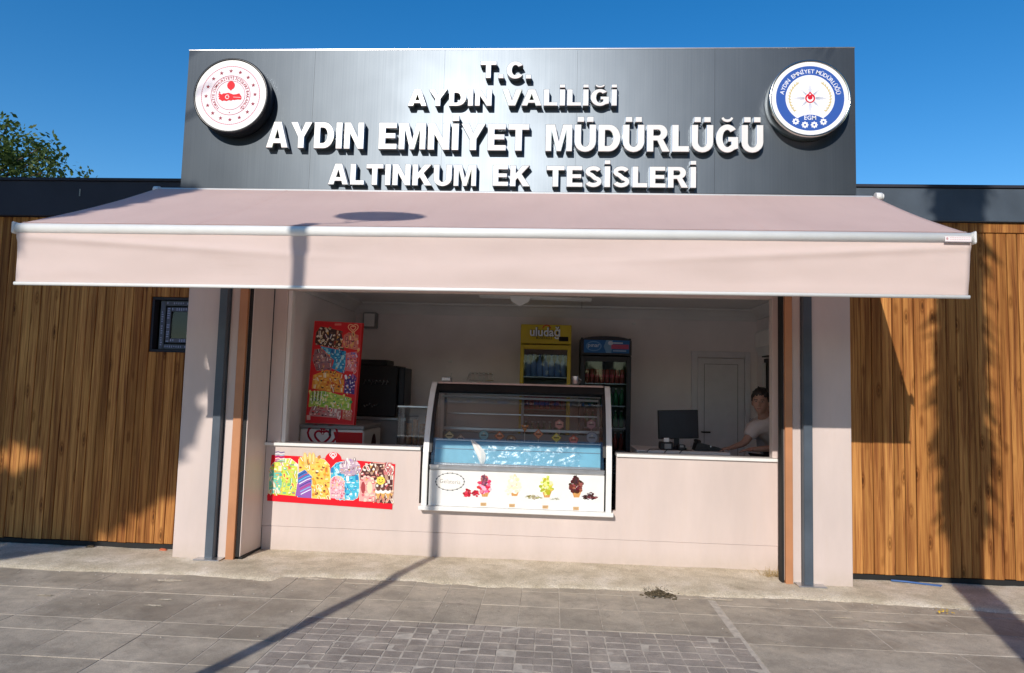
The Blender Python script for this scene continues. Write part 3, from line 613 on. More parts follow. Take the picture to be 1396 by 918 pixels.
for x_, s in ((-2.9, 1), (1.9, -1)):
    m = MB(); e_ = Vector((x_+s*.95, -.75, 2.84)); m.tube([(x_, -.28, 3.12), tuple(e_)], .022, 8); m.tube([tuple(e_), (x_+s*.1, -1.56, 2.63)], .02, 8); m.ico(tuple(e_), .034); m.build('folding_arm', 'white_powder_coat', A)
p = Print()     # maker's plate on the bar
q0 = at(1288, 321, -1.645)
fx = lambda x, y: (q0.x+x*.001, q0.y, q0.z-y*.001)
p.rect(0, 4, 160, 40, (236, 230, 230)); p.rect(0, 38, 160, 41, (170, 140, 146)); p.rect(0, 4, 160, 6, (205, 185, 188)); p.ell(14, 21, 7, 9, (205, 160, 165)); p.rect(30, 12, 152, 17, (218, 186, 190)); p.rect(30, 24, 152, 29, (218, 186, 190))
for i in range(12): p.rect(36+i*10.5, 8, 39+i*10.5, 34, (236, 230, 230))
p.build('maker_plate', A, fx, (0, -1, 0))
# ================================================================== WOODEN CABINS
def cabin(name, xa, xb, label, loc, hole=None):
    T = thing(name, label, 'cabin', loc); y = .24
    L_ = [at(0, 293, .22).z, 2.98] if xa < -3 else [3.11, 3.21]
    top = 3.15 if xa < -3 else 3.105
    x_ = xa; i = 0; _bm = {}
    while x_ < xb-.02:
        w_ = min(random.choice([.088, .092, .096]), xb-x_); g_ = random.choice([.003, .004, .004, .009]); x1 = x_+w_
        segs = [(.075+random.uniform(-.004, .004), top)]
        if hole and x1 > hole[0]+.01 and x_ < hole[1]: segs = [(.075, hole[2]), (hole[3], top)]
        for za, zb in segs:
            yo = random.uniform(-.003, .003)
            m_ = MB(); m_.box(x_+g_/2, x1-g_/2, y+yo, y+.022, za, zb, .004); m_.build('board', 'varnished_pine', T)
        x_ = x1
    bx('backing', 'dark_void', T, xa, (hole[0] if hole else xb), y+.024, y+.05, .06, top)
    if hole: bx('backing', 'dark_void', T, hole[0], xb, y+.024, y+.05, .06, hole[2]); bx('backing', 'dark_void', T, hole[0], xb, y+.024, y+.05, hole[3], top)
    bx('base_rail', 'gap_and_seal_black', T, xa, xb, y+.01, y+.08, .014, .07)  # black strip put in for the dark open gap below the boards
    if xa < -3:
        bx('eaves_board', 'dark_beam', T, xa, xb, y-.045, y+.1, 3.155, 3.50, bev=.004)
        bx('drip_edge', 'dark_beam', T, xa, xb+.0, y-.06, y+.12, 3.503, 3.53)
        for xx in (-4.63,): bx('clip', 'steel', T, xx, xx+.012, y-.05, y-.046, 3.35, 3.42, bev=0)
    else:
        bx('trim_board', 'varnished_pine', T, xa, xb, y-.012, y+.02, 3.108, 3.195, bev=.003)
        bx('eaves_board', 'anthracite_paint', T, xa, xb, y-.045, y+.1, 3.20, 3.50, bev=.004)
        bx('drip_edge', 'dark_beam', T, xa, xb, y-.06, y+.12, 3.503, 3.53)
    bx('roof', 'dark_beam', T, xa, xb, y+.13, y+2.5, 3.42, 3.50)
    bx('side_wall', 'dark_void', T, xa+(.25 if not hole else 0), xb, y+.06 if not hole else y+.6, y+2.4, .05, 3.4)
    return T
hole = (-3.865, -3.362, 1.86, 2.39)
CL = cabin('timber_cabin', -6.9, -3.362, 'shaded timber clad cabin left of the kiosk with dark eaves and small window', (-5.2, .25, 0), hole)
CR = cabin('timber_cabin', 2.547, 7.0, 'sunlit golden timber clad cabin right of the kiosk', (4.6, .25, 0))
# splinter scuff marks on the boards
# small window with protective tape printed on the frame
m = MB()
m.box(-3.862, -3.362, .262, .34, 1.862, 1.885); m.box(-3.862, -3.362, .262, .34, 2.365, 2.388); m.box(-3.863, -3.84, .262, .34, 1.888, 2.362)
wf = m.build('window_reveal', 'dark_beam', CL)
m = MB(); x0, x1, z0, z1 = -3.80, -3.30, 1.89, 2.36
m.box(x0, x0+.05, .30, .35, z0, z1, .004); m.box(x0+.052, x1, .30, .35, z1-.05, z1, .004); m.box(x0+.052, x1, .30, .35, z0, z0+.05, .004)
wi = m.build('window', 'anthracite_paint', CL)
m = MB(); m.box(x0+.075, x0+.115, .285, .325, z0+.065, z1-.065, .004); m.box(x0+.117, x1, .285, .325, z1-.105, z1-.065, .004); m.box(x0+.117, x1, .285, .325, z0+.065, z0+.105, .004); m.build('sash', 'anthracite_paint', wi)
bx('pane', 'dark_glass', wi, x0+.117, x1, .30, .306, z0+.107, z1-.107, bev=0); bx('room_dark', 'black_plastic', wi, x0, x1, .352, .36, z0, z1, bev=0)
p = Print(); TW = (150, 160, 190)
def tape(x_a, z_a, x_b, z_b, y):
    p.rect(x_a, z_a, x_b, z_b, (88, 95, 112)); vert = (z_b-z_a) > (x_b-x_a)
    n = int(max(z_b-z_a, x_b-x_a)/.022)
    for i in range(n):
        t_ = (i+.5)/n
        if random.random() < .3: continue
        if vert: zc = z_a+(z_b-z_a)*t_; p.rect(x_a+.004, zc-.006, x_b-.004-random.uniform(0, .008), zc+.004, TW)
        else: xc = x_a+(x_b-x_a)*t_; p.rect(xc-.006, z_a+.004+random.uniform(0, .008), xc+.004, z_b-.004, TW)
tape(x0+.077, z0+.067, x0+.113, z1-.067, 0); tape(x0+.119, z1-.103, x1, z1-.067, 0); tape(x0+.119, z0+.067, x1, z0+.103, 0)
p.build('tape', wi, lambda x, y: (x, .2845, y), (0, -1, 0))
p = Print(); tape(x0+.012, z0+.01, x0+.04, z1-.01, 0); tape(x0+.06, z1-.04, x1, z1-.012, 0); tape(x0+.06, z0+.012, x1, z0+.04, 0)
p.build('tape', wi, lambda x, y: (x, .2985, y), (0, -1, 0))
# ================================================================== DISPLAY CASE
D = thing('ice_cream_display', 'curved glass ice cream display case with cone pictures on its white front', 'display case', (-.32, .6, .47))
X0, X1 = -1.185, .545
PROF = [(.255, .515), (.255, .86), (.272, 1.0), (.305, 1.14), (.355, 1.28), (.425, 1.42), (.51, 1.545), (.60, 1.635), (.64, 1.65)]
def off_prof(d):
    out = []
    for i, p_ in enumerate(PROF):
        a_, b_2 = Vector(PROF[max(i-1, 0)]), Vector(PROF[min(i+1, len(PROF)-1)]); t_ = (b_2-a_).normalized(); out.append((p_[0]+t_.y*d, p_[1]-t_.x*d))
    return out
for xa, xb in ((X0, X0+.05), (X1-.05, X1)):
    m = MB(); m.prism(PROF+off_prof(.035)[::-1], 0, xa, xb); m.build('side_frame', 'white_powder_coat', D)
    xs_ = (xb+.002, xb+.03) if xa == X0 else (xa-.03, xa-.002)
    m = MB(); q = off_prof(.008); q2 = off_prof(.055); m.prism(q[2:]+q2[2:][::-1], 0, *xs_); m.build('gasket', 'black_plastic', D)
    m = MB(); xx = (xa+xb)/2; m.prism([(.31, .87), (.33, 1.0), (.40, 1.26), (.52, 1.5), (.66, 1.61), (1.0, 1.61), (1.0, .87)], 0, xx-.003, xx+.003); m.build('side_glass', 'clear_glass', D)
m = MB(); m.prism([(.30, .516), (.30, .862), (1.02, .862), (1.02, .516)], 0, X0+.004, X1-.004); m.build('cabinet', 'black_plastic', D)
bx('bottom_ledge', 'white_powder_coat', D, X0-.022, X1+.02, .235, .46, .475, .514, bev=.004)
bx('front_panel', 'white_powder_coat', D, X0+.064, X1-.064, .275, .298, .516, .838, bev=.002)
m = MB(); m.box(X0+.064, X1-.064, .262, .30, .842, .888, .008); m.box(X0+.064, X1-.064, .255, .262, .874, .886, .002); m.build('front_rail', 'steel', D)
bx('latch', 'white_powder_coat', D, X0+.07, X0+.15, .245, .262, .862, .889, bev=.003)
m = MB(); q = off_prof(.03); q = [(.285, .89)]+q[2:8]
m.grid(lambda u, v: (X0+.07+(X1-X0-.14)*u, *[q[min(int(v*(len(q)-1)), len(q)-2)][c]+(q[min(int(v*(len(q)-1)), len(q)-2)+1][c]-q[min(int(v*(len(q)-1)), len(q)-2)][c])*(v*(len(q)-1)-min(int(v*(len(q)-1)), len(q)-2)) for c in (0, 1)]), 2, 18); m.build('curved_glass', 'clear_glass', D)
m = MB(); m.prism([(.535, 1.57), (.60, 1.632), (1.0, 1.645), (1.0, 1.60), (.62, 1.59), (.58, 1.545)], 0, X0+.064, X1-.064); m.build('top_rail', 'black_plastic', D)
m = MB(); m.prism([(.592, 1.636), (.60, 1.652), (1.0, 1.658), (1.0, 1.648)], 0, X0+.064, X1-.064); m.build('top_trim', 'steel', D)
m = MB(); m.tube([(X0+.11, .60, 1.515), (X1-.11, .60, 1.505)], .012, 10); m.tube([(X0+.09, .585, 1.545), (X1-.09, .585, 1.538)], .007, 8); m.build('lamp_tube', 'white_plastic', D)
m = MB(); m.grid(lambda u, v: (X0+.10+(X1-X0-.20)*u, .312+.034*min(1, v*2)+.55*max(0, v-.5)*2, .89+.215*min(1, v*2)-.05*max(0, v-.5)*2), 40, 12); m.build('blue_film_cover', 'blue_film', D)
m = MB(); m.box(X0+.10, X1-.10, .30, .306, .888, .905); m.box(X0+.10, X1-.10, .332, .342, 1.107, 1.117); m.box(X0+.10, X1-.10, .327, .331, 1.03, 1.034); m.build('pan_rail', 'steel', D)
bx('rear_ledge', 'steel', D, X0+.07, X1-.07, .93, .965, 1.17, 1.20); bx('rear_ledge', 'grey_plastic', D, X0+.07, X1-.07, .93, .965, 1.08, 1.15)
bx('rear_rail', 'steel', D, X0+.07, X1-.07, .98, 1.0, 1.33, 1.345); bx('rear_glass', 'cooler_glass', D, X0+.07, X1-.07, 1.005, 1.01, .9, 1.6, bev=0)
for xx in (X0+.07, -.32, X1-.095): bx('rear_post', 'grey_plastic', D, xx, xx+.025, .97, 1.0, 1.02, 1.6)
def crumple(u, v):
    x = -.72+.98*u; y = .318+.02*v; f_ = .006*mnoise.noise((x*14, y*16, 3))+.0035*mnoise.noise((x*26, v*7, 9))+.002*abs(mnoise.noise((x*48, v*13, 4)))
    return (x+.03*mnoise.noise((x*9, v*3, 1)), .305+.024*v-f_-.009*mnoise.noise((x*13, v*4, 3)), .895+(.20+.035*mnoise.noise((x*5, 0, 6)))*v)
m = MB(); m.grid(crumple, 110, 50, smooth=False); tag(m.build('plastic_sheet', 'clear_film'), 'crumpled clear plastic sheet lying on the blue film inside the glass case', 'plastic sheet')
m = MB(); m.grid(lambda u, v: (-.755+.10*(1-v)+(.085*u*math.sin(math.pi*min(1, v*.8+.12))), .300+.014*v-.008*math.sin(u*5), .905+.215*v), 10, 12); tag(m.build('plastic_bag', 'white_plastic'), 'white plastic leaf shaped scrap against the blue film, left of the crumpled sheet', 'plastic bag')
# flavour signs on picks
for px, py, yy_, c, d, shp in [(612.6, 594, .62, (205, 190, 150), 'cream coloured diamond', 4), (628, 598, .70, (170, 150, 140), 'brownish small diamond', 4), (659.5, 593.5, .62, (130, 175, 180), 'pale teal round', 10), (681, 594.6, .60, (230, 130, 95), 'orange diamond, third', 4), (697, 600, .75, (150, 125, 100), 'dull brown oval', 9),
        (715.5, 583, .80, (190, 120, 60), 'amber cone shaped', 3), (734, 592, .62, (225, 135, 100), 'orange and cream tall', 4), (758.5, 597, .58, (225, 190, 90), 'bright yellow diamond', 4), (762.5, 579, .85, (195, 135, 125), 'dusty pink upper', 6), (782, 600, .60, (225, 110, 95), 'coral red half round', 5), (807, 597, .62, (150, 155, 165), 'grey round striped', 12), (806, 579, .85, (170, 125, 130), 'mauve upper right', 6)]:
    c0 = at(px, py, yy_); r = .052 if shp != 12 else .060; c = tuple(min(255, int(v*1.22)) for v in c)
    t = thing('flavour_sign', d+' flavour sign on a pick inside the ice cream case', 'flavour sign', (c0.x, yy_, .95), 'flavour signs in the ice cream case')
    m = MB(); m.tube([(c0.x, yy_+.006, .93), (c0.x, yy_+.006, c0.z)], .003, 5); m.build('pick', 'white_plastic', t)
    p = Print(); pts = [(r*math.cos(math.radians(90+360*i/shp))*(1 if shp != 3 else .9), r*math.sin(math.radians((90 if shp != 3 else 270)+360*i/shp))) for i in range(shp)]
    p.poly(pts, tuple(int(v*.72) for v in c)); p.poly([(x*.84, y*.84) for x, y in pts], c); p.rect(-r*.5, -.006, r*.5, .006, tuple(int(v*.55) for v in c)); p.ell(0, r*.35, r*.2, r*.16, (240, 225, 205), n=8)
    p.build('card', t, lambda x, y: (c0.x+x, yy_, c0.z+y), (0, -1, 0))
# printed front
p = Print(); Y2 = .2745
def soft(p, cx, cy, rx, ry, cols, n, sd, s_=.26):
    rr = random.Random(sd)
    for i in range(n):
        a_ = rr.uniform(0, 6.28); q = rr.random()**.5; x, y = cx+rx*q*math.cos(a_), cy+ry*q*math.sin(a_); c = cols[min(len(cols)-1, int(rr.random()*len(cols)))]
        c = tuple(max(0, min(255, v+rr.randint(-16, 16))) for v in c); p.ell(x, y, rx*s_*rr.uniform(.8, 1.5), ry*s_*.8*rr.uniform(.8, 1.4), c, rr.uniform(-35, 35), 9)
def pb_(name): 
    global p
    p.build(name, D, at_plane(Y2), (0, -1, 0)); p = Print()
p.ring(613.5, 657, 19.8, .5, (70, 75, 80), 40, ry=12); 
for i in range(18): p.ell(613.5+19.4*math.cos(i*.349), 657+11.8*math.sin(i*.349), 1.2, .8, (80, 85, 90), n=7)
p.ell(613.5, 657, 18.4, 10.8, (240, 238, 232), n=30); p.text('Gelateria', 613.5, 659.5, 8.2, (110, 108, 110), rot=-4, flip=-1, off=-.01, sx_=.95)
pb_('oval_logo'); WAF = (214, 160, 96)
def cone(x, y, cols, seed, dark=None, h=13):
    p.poly([(x-6, y+5), (x+7.5, y+5), (x+4, y+14.5), (x-3.2, y+14.5)], WAF)
    for i in range(3): p.line([(x-4+i*3.4, y+6), (x-2.2+i*2.2, y+14)], .45, (180, 120, 60))
    soft(p, x, y, 8.6, 9.5, cols, 46, seed); soft(p, x-.5, y-8, 4.4, 6.5, cols, 22, seed+1, .34)
    if dark: soft(p, x, y-8, 3.4, 6.2, [dark], 14, seed+2, .4); p.poly([(x-2, y-10), (x+2, y-10), (x+.3, y-17)], dark)
cone(660.5, 663, [(235, 120, 150), (220, 60, 90), (245, 185, 205), (225, 40, 70)], 3, (110, 60, 80)); soft(p, 660, 655, 4, 7, [(120, 65, 85), (160, 90, 110)], 16, 33)
pb_('raspberry_cone_picture')
cone(701, 662, [(240, 235, 205), (232, 226, 190), (248, 246, 226)], 5); soft(p, 692, 671, 5, 3.5, [(240, 236, 212)], 12, 8)
pb_('vanilla_cone_picture')
cone(745, 664, [(205, 210, 80), (228, 230, 130), (180, 185, 50), (236, 238, 170)], 9)
pb_('pistachio_cone_picture')
cone(785.5, 664, [(120, 50, 45), (85, 30, 28), (160, 85, 75), (70, 28, 24)], 12, (70, 40, 38))
pb_('chocolate_cone_picture')
for cx, cy, r in ((637, 672.5, 6), (648.5, 673, 5)): soft(p, cx, cy, r*.8, r*.8, [(190, 30, 50), (220, 60, 80), (150, 20, 40)], 22, int(cx), .35)
pb_('raspberry_picture')
soft(p, 727, 678, 11, 2.6, [(150, 145, 60), (190, 180, 120), (120, 100, 50)], 40, 21, .16); soft(p, 757, 680.5, 7, .9, [(150, 150, 120)], 12, 22, .3)
pb_('pistachio_picture')
soft(p, 804.5, 678, 9, 3.4, [(70, 30, 35), (105, 50, 50), (50, 22, 26)], 36, 24, .25); soft(p, 805, 674, 4, 2.5, [(80, 35, 38)], 14, 25, .3)
pb_('chocolate_picture')
for x_, y_ in ((659, 687.8), (698, 689.5), (743.5, 691.5), (785.2, 693.5)): p.rect(x_-4, y_-2.3, x_+4, y_+2.3, (206, 172, 128)); p.line([(x_-3, y_-.6), (x_+3, y_-.4)], .5, (150, 110, 70)); p.line([(x_-3, y_+.8), (x_+2, y_+1)], .5, (150, 110, 70)); pb_('caption')

t = thing('napkin_box', 'small grey card holder standing on top of the glass case, left end', 'card holder', (-1.07, .7, 1.655))
bx('box', 'grey_plastic', t, -1.11, -1.01, .68, .76, 1.658, 1.70); bx('card', 'white_plastic', t, -1.10, -1.02, .676, .679, 1.665, 1.69, bev=0)
m = MB(); m.tube([(-1.02, .7, 1.70), (-1.005, .7, 1.745)], .004, 5); m.build('clip', 'steel', t)
t = thing('metal_cup', 'shiny steel cup on top of the glass case between the two coolers', 'cup', (.215, .72, 1.658))
m = MB(); m.tube([(.215, .72, 1.66), (.215, .72, 1.67), (.215, .72, 1.735), (.215, .72, 1.74)], [.026, .032, .038, .040], 14); m.build('bowl', 'chrome', t); m = MB(); m.tube([(.252, .70, 1.72), (.275, .69, 1.70), (.25, .70, 1.675)], .005, 6); m.build('handle', 'chrome', t)
def set_back(o):       # the case stands 9 cm further in than first measured, and is that much larger
    k_ = 1.014; o.location = (o.location.x*k_, o.location.y+.09, 1.6+(o.location.z-1.6)*k_); o.scale = (k_, 1, k_)
for o in list(bpy.data.objects):
    if o.parent is None and o.name.split('.')[0] in ('ice_cream_display', 'plastic_sheet', 'plastic_bag', 'flavour_sign', 'napkin_box', 'metal_cup'): set_back(o)
# ================================================================== POSTERS
def ice(p, x, y, s, c1, c2, typ, rot=0):
    a_ = math.radians(rot); R = lambda u, v: (x+(u*math.cos(a_)-v*math.sin(a_))*s, y+(u*math.sin(a_)+v*math.cos(a_))*s)
    if typ == 0:    # bar on a stick
        p.poly([R(-.12, .5), R(.12, .5), R(.12, 1.0), R(-.12, 1.0)], (225, 195, 150)); p.poly([R(u, v) for u, v in [(-.4, .6)]+arc(0, -.45, .4, .4, 180, 360, 8)+[(.4, .6)]], c1); p.poly([R(u, v) for u, v in [(-.22, .4)]+arc(0, -.42, .24, .24, 180, 360, 6)+[(.05, .4)]], c2)
    elif typ == 1:  # cone
        p.poly([R(-.4, 0), R(.4, 0), R(0, 1.05)], (222, 170, 100)); p.ell(*R(0, -.2), .45*s, .36*s, c1, rot, 12); p.ell(*R(.02, -.52), .3*s, .28*s, c2, rot, 10)
    elif typ == 2: p.ell(x, y, .55*s, .4*s, c1, rot, 12); p.ell(x-.08*s, y-.08*s, .36*s, .22*s, c2, rot, 10)
    elif typ == 3:  # tub
        p.poly([R(-.45, -.1), R(.45, -.1), R(.33, .55), R(-.33, .55)], c2); p.ell(*R(0, -.15), .45*s, .26*s, c1, rot, 12)
    elif typ == 4:
        for i, c in enumerate((c1, c2, (245, 240, 240), c1)): p.poly([R(-.45+i*.22, -.7), R(-.27+i*.22, -.7), R(-.22+i*.22, .7), R(-.4+i*.22, .7)], c)
    else:
        p.rect(x-.5*s, y-.18*s, x+.5*s, y+.18*s, c1); p.rect(x-.4*s, y-.06*s, x+.3*s, y+.04*s, c2)
def scatter(p, cells, cols, size, seed, types=(0, 1, 2, 3, 4, 5)):
    rr = random.Random(seed)
    for x, y in cells: ice(p, x+rr.uniform(-.2, .2)*size, y+rr.uniform(-.2, .2)*size, size*rr.uniform(.55, .85), rr.choice(cols), rr.choice(cols), rr.choice(types), rr.uniform(-30, 30))
def cells(poly, st):
    from mathutils.geometry import intersect_point_line
    xs_, ys_ = [q[0] for q in poly], [q[1] for q in poly]; out = []; y = min(ys_)+st/2; r = 0
    while y < max(ys_):
        x = min(xs_)+st/2+(st/2 if r % 2 else 0)
        while x < max(xs_):
            ins = False
            for (xa, ya), (xb, yb) in zip(poly, poly[1:]+poly[:1]):
                if (ya > y) != (yb > y) and x < (xb-xa)*(y-ya)/(yb-ya)+xa: ins = not ins
            if ins: out.append((x, y))
            x += st
        y += st*.86; r += 1
    return out
def heart(p, x, y, s, c, w_):
    for k_ in (1, .52):
        pts = [(x+s*k_*.062*16*math.sin(t)**3, y-s*k_*.062*(13*math.cos(t)-5*math.cos(2*t)-2*math.cos(3*t)-math.cos(4*t))) for t in [i*2*math.pi/28 for i in range(29)]]; p.line(pts, w_, c)
def arch(x0, x1, yt, yb, sk=0): return [(x0, yb)]+[(q, r) for q, r in arc((x0+x1)/2, yt+(x1-x0)/2, (x1-x0)/2, (x1-x0)/2, 180, 360, 14)]+[(x1, yb+sk)]
p = Print(); OUT = (250, 225, 205)
def region(poly, c, border=True, cl=None, st=46, cols=None, seed=1, types=(0, 1, 2, 3, 4, 5)):
    if border: p.line(poly, 9, OUT)
    p.poly(poly, c)
    if cols: scatter(p, cells(poly, st), cols, st, seed, types)
RED2 = (226, 22, 40)
p.poly([(112, 112), (420, 128), (650, 150), (1000, 172), (1352, 205), (1320, 660), (68, 572), (95, 300)], RED2); p.ell(730, 165, 84, 80, RED2, n=30)
region([(82, 500), (92, 250), (130, 195), (200, 160), (300, 150), (365, 200), (378, 300), (350, 525)], (205, 218, 92), cols=[(150, 200, 60), (240, 235, 120), (240, 150, 60), (90, 180, 160), (250, 245, 210), (225, 90, 80)], seed=2)
region([(85, 495), (92, 260), (205, 280), (215, 400), (200, 500)], (120, 200, 175), False, cols=[(90, 180, 190), (200, 225, 90), (240, 235, 210), (235, 170, 60)], seed=3, st=40)
for i in range(7): p.line([(150, 86+i*16), (180, 80+i*16), (205, 90+i*16), (242, 84+i*16)], 7, [(95, 70, 150), (240, 240, 250), (120, 190, 220)][i % 3])
region([(372, 540), (378, 215), (430, 195), (520, 300), (522, 550)], (70, 120, 190), cols=None)
p.poly([(350, 520), (372, 400), (500, 330), (510, 550)], (150, 95, 180))
for i in range(9): p.line([(372+i*4, 300+i*26), (440+i*6, 258+i*26), (505, 236+i*28)], 9, [(230, 235, 250), (40, 70, 150), (190, 60, 110), (120, 190, 230)][i % 4])
region([(385, 290), (385, 160), (430, 130), (560, 140), (640, 160), (690, 215), (700, 330), (700, 555), (515, 545), (520, 330), (450, 260)], (244, 202, 92), cols=[(250, 225, 130), (200, 120, 60), (235, 150, 50), (120, 70, 50), (250, 240, 200), (225, 180, 60)], seed=5)
for x_ in (450, 500, 535): p.ell(x_, 150, 20, 62, (240, 190, 110), rot=random.uniform(-12, 12)); p.ell(x_-3, 140, 9, 45, (250, 220, 150))
region([(705, 330), (708, 250), (760, 195), (860, 170), (960, 220), (985, 300), (992, 460), (975, 540), (930, 566), (760, 555), (705, 500)], (72, 185, 215), cols=[(120, 210, 235), (240, 245, 250), (40, 130, 190), (170, 225, 240)], seed=6, types=(2, 5, 3, 0))
region([(790, 290), (800, 200), (870, 150), (960, 165), (1000, 215), (1000, 290), (900, 330)], (190, 165, 185), False, cols=[(235, 225, 220), (110, 85, 95), (200, 160, 170), (170, 140, 190), (250, 245, 240)], seed=7, st=34)
region(arch(700, 838, 325, 545, 8), (236, 178, 190), cols=[(225, 90, 120), (250, 220, 225), (190, 120, 140), (245, 200, 160)], seed=8, st=30)
region([(995, 575), (1000, 300), (1040, 225), (1130, 195), (1250, 205), (1330, 250), (1322, 600)], (88, 48, 48), cols=[(240, 235, 225), (190, 150, 130), (230, 200, 170), (120, 75, 65), (215, 120, 120)], seed=9)
region(arch(995, 1148, 330, 575, 8), (238, 170, 165), cols=[(245, 205, 190), (210, 110, 120), (250, 225, 200)], seed=10, st=48)
p.ell(1030, 440, 22, 60, (170, 70, 75)); p.ell(1095, 440, 28, 62, (245, 215, 185)); p.ell(1207, 370, 43, 42, (240, 215, 90), n=24); p.ell(1192, 360, 5, 7, (60, 40, 30), n=8); p.ell(1222, 360, 5, 7, (60, 40, 30), n=8); p.line(arc(1207, 372, 20, 16, 20, 160, 8), 5, (90, 50, 40))
for x_ in (1180, 1228, 1278): ice(p, x_, 490, 68, (245, 238, 230), (110, 70, 60), 1, 0)
region([(1245, 310), (1245, 190), (1320, 190), (1322, 320)], (205, 120, 120), False, cols=[(240, 230, 220), (150, 60, 70)], seed=11, st=36)
heart(p, 730, 118, 34, (252, 235, 235), 8); p.poly([(68, 514), (1324, 606), (1320, 660), (68, 572)], RED2)
t = thing('ice_cream_poster', 'colourful red bordered ice cream price poster stuck to the pink counter front', 'poster', (-2.08, .413, .45))
q = p.build('print', t, lambda x, y: at(355+x/7.347, 605+y/7.347, .4145), (0, -1, 0))
# standing board on the freezer
t = thing('ice_cream_board', 'tall red ice cream menu board standing tilted on the white chest freezer', 'menu board', (-2.3, 1.02, 1.17))
BY = 1.0; c4 = [at(405+x/4.96, 425+y/4.96, BY) for x, y in ((118, 62), (440, 78), (383, 768), (55, 752))]
m = MB(); fr_ = [m.bm.verts.new(c) for c in c4]; bk = [m.bm.verts.new(Vector(c)+Vector((.012, .035, 0))) for c in c4]; m.bm.faces.new(fr_); m.bm.faces.new(bk[::-1])
for i in range(4): m.bm.faces.new((fr_[i], fr_[(i+1) % 4], bk[(i+1) % 4], bk[i]))
m.build('board', 'red_enamel', t)
p = Print(); OUT = (220, 70, 60)
p.poly([(124, 70), (432, 84), (377, 760), (62, 744)], (205, 40, 48))
region([(120, 210), (130, 140), (160, 100), (300, 130), (318, 265), (190, 250)], (70, 50, 48), cols=[(200, 180, 150), (110, 80, 70), (60, 60, 90), (225, 215, 200), (150, 60, 50)], seed=21, st=30)
region([(305, 240), (318, 160), (350, 140), (415, 160), (412, 262)], (205, 120, 110), cols=[(225, 180, 110), (120, 70, 80), (225, 150, 140)], seed=22, st=30)
region([(105, 330), (120, 255), (190, 250), (240, 320), (230, 400), (130, 400)], (150, 110, 120), cols=[(60, 50, 50), (210, 180, 170), (180, 110, 110), (110, 90, 110)], seed=23, st=24)
region([(155, 232), (330, 268), (345, 320), (330, 400), (300, 415), (235, 385), (250, 330), (170, 250)], (45, 140, 190), cols=[(90, 190, 225), (30, 90, 150), (170, 215, 225)], seed=24, st=26)
region([(330, 400), (335, 280), (405, 270), (400, 410)], (210, 120, 130), cols=[(235, 180, 180), (160, 70, 90), (120, 120, 190)], seed=25, st=24)
region([(100, 520), (110, 430), (200, 395), (300, 420), (318, 470), (310, 550), (160, 530)], (226, 150, 60), cols=[(240, 190, 90), (90, 50, 40), (200, 90, 50), (240, 215, 170)], seed=26, st=28)
region([(318, 550), (325, 440), (396, 430), (388, 560)], (70, 60, 130), cols=[(230, 225, 240), (60, 50, 110), (160, 90, 150)], seed=27, st=24)
region([(78, 640), (90, 540), (180, 535), (368, 585), (362, 670), (90, 640)], (170, 200, 90), cols=[(120, 180, 70), (225, 225, 130), (70, 150, 90), (240, 235, 200)], seed=28, st=26)
for i in range(6): p.line([(108+i*12, 540), (104+i*11, 605)], 5, [(40, 50, 60), (230, 235, 230)][i % 2])
region([(80, 690), (100, 640), (300, 660), (296, 722), (90, 706)], (190, 130, 130), False, cols=[(235, 215, 205), (90, 60, 60), (215, 80, 80)], seed=29, st=26)
region([(305, 725), (310, 665), (372, 672), (366, 738)], (205, 130, 110), False, cols=[(235, 200, 180), (190, 90, 80)], seed=30, st=18)
heart(p, 380, 112, 34, (240, 180, 140), 6); p.rect(255, 80, 300, 94, (225, 120, 110)); p.rect(66, 700, 90, 732, (225, 180, 170))
p.build('print', t, lambda x, y: at(405+x/4.96, 425+y/4.96, BY), (0, -1, 0))
# chest freezer
t = thing('chest_freezer', 'white chest freezer with a red heart logo in the left of the kiosk room', 'freezer', (-2.3, 1.35, .14))
bx('body', 'white_plastic', t, -2.645, -1.965, 1.04, 1.75, .142, 1.125, bev=.015); bx('lid', 'grey_plastic', t, -2.65, -1.96, 1.035, 1.755, 1.128, 1.172, bev=.01)
p = Print(); p.poly([(-.30, .96), (.01, .96), (.01, .1), (-.12, .1), (-.16, .5)], (190, 35, 40)); p.build('red_panel', t, lambda x, y: (-1.985+x, 1.039, .142+y), (0, -1, 0))
p = Print(); heart(p, 0, 0, .16, (175, 30, 50), .022); p.build('heart_logo', t, lambda x, y: (-2.40+x, 1.0385, 1.045-y), (0, -1, 0))
p = Print(); p.ell(0, 0, .12, .22, (60, 20, 30)); p.build('side_oval', t, lambda x, y: (-1.964, 1.45+x, .85+y), (1, 0, 0))
bx('lock', 'black_plastic', t, -2.33, -2.31, 1.02, 1.036, 1.06, 1.13, bev=.002)
t = thing('steel_cabinet', 'dark low cabinet under the black machine behind the chest freezer', 'cabinet', (-2.2, 2.3, .14))
bx('body', 'grey_plastic', t, -2.6, -1.75, 2.0, 2.75, .142, 1.19, bev=.006); bx('top', 'steel', t, -2.62, -1.73, 1.98, 2.77, 1.192, 1.222)
t = thing('coffee_machine', 'boxy black drinks machine standing behind the red menu board', 'drinks machine', (-2.12, 2.3, 1.222))
bx('body', 'black_plastic', t, -2.44, -1.88, 2.10, 2.6, 1.225, 1.84, bev=.012); bx('hopper', 'black_plastic', t, -2.42, -2.02, 2.14, 2.5, 1.842, 1.91, bev=.008); bx('side_panel', 'blue_black', t, -1.878, -1.80, 2.16, 2.56, 1.36, 1.82, bev=.01)
m = MB()
for i in range(7): m.tube([(-2.28+i*.045, 2.09, 1.62+.02*math.sin(i*2)), (-2.26+i*.045, 2.075, 1.66), (-2.25+i*.045, 2.09, 1.64)], .006, 5)
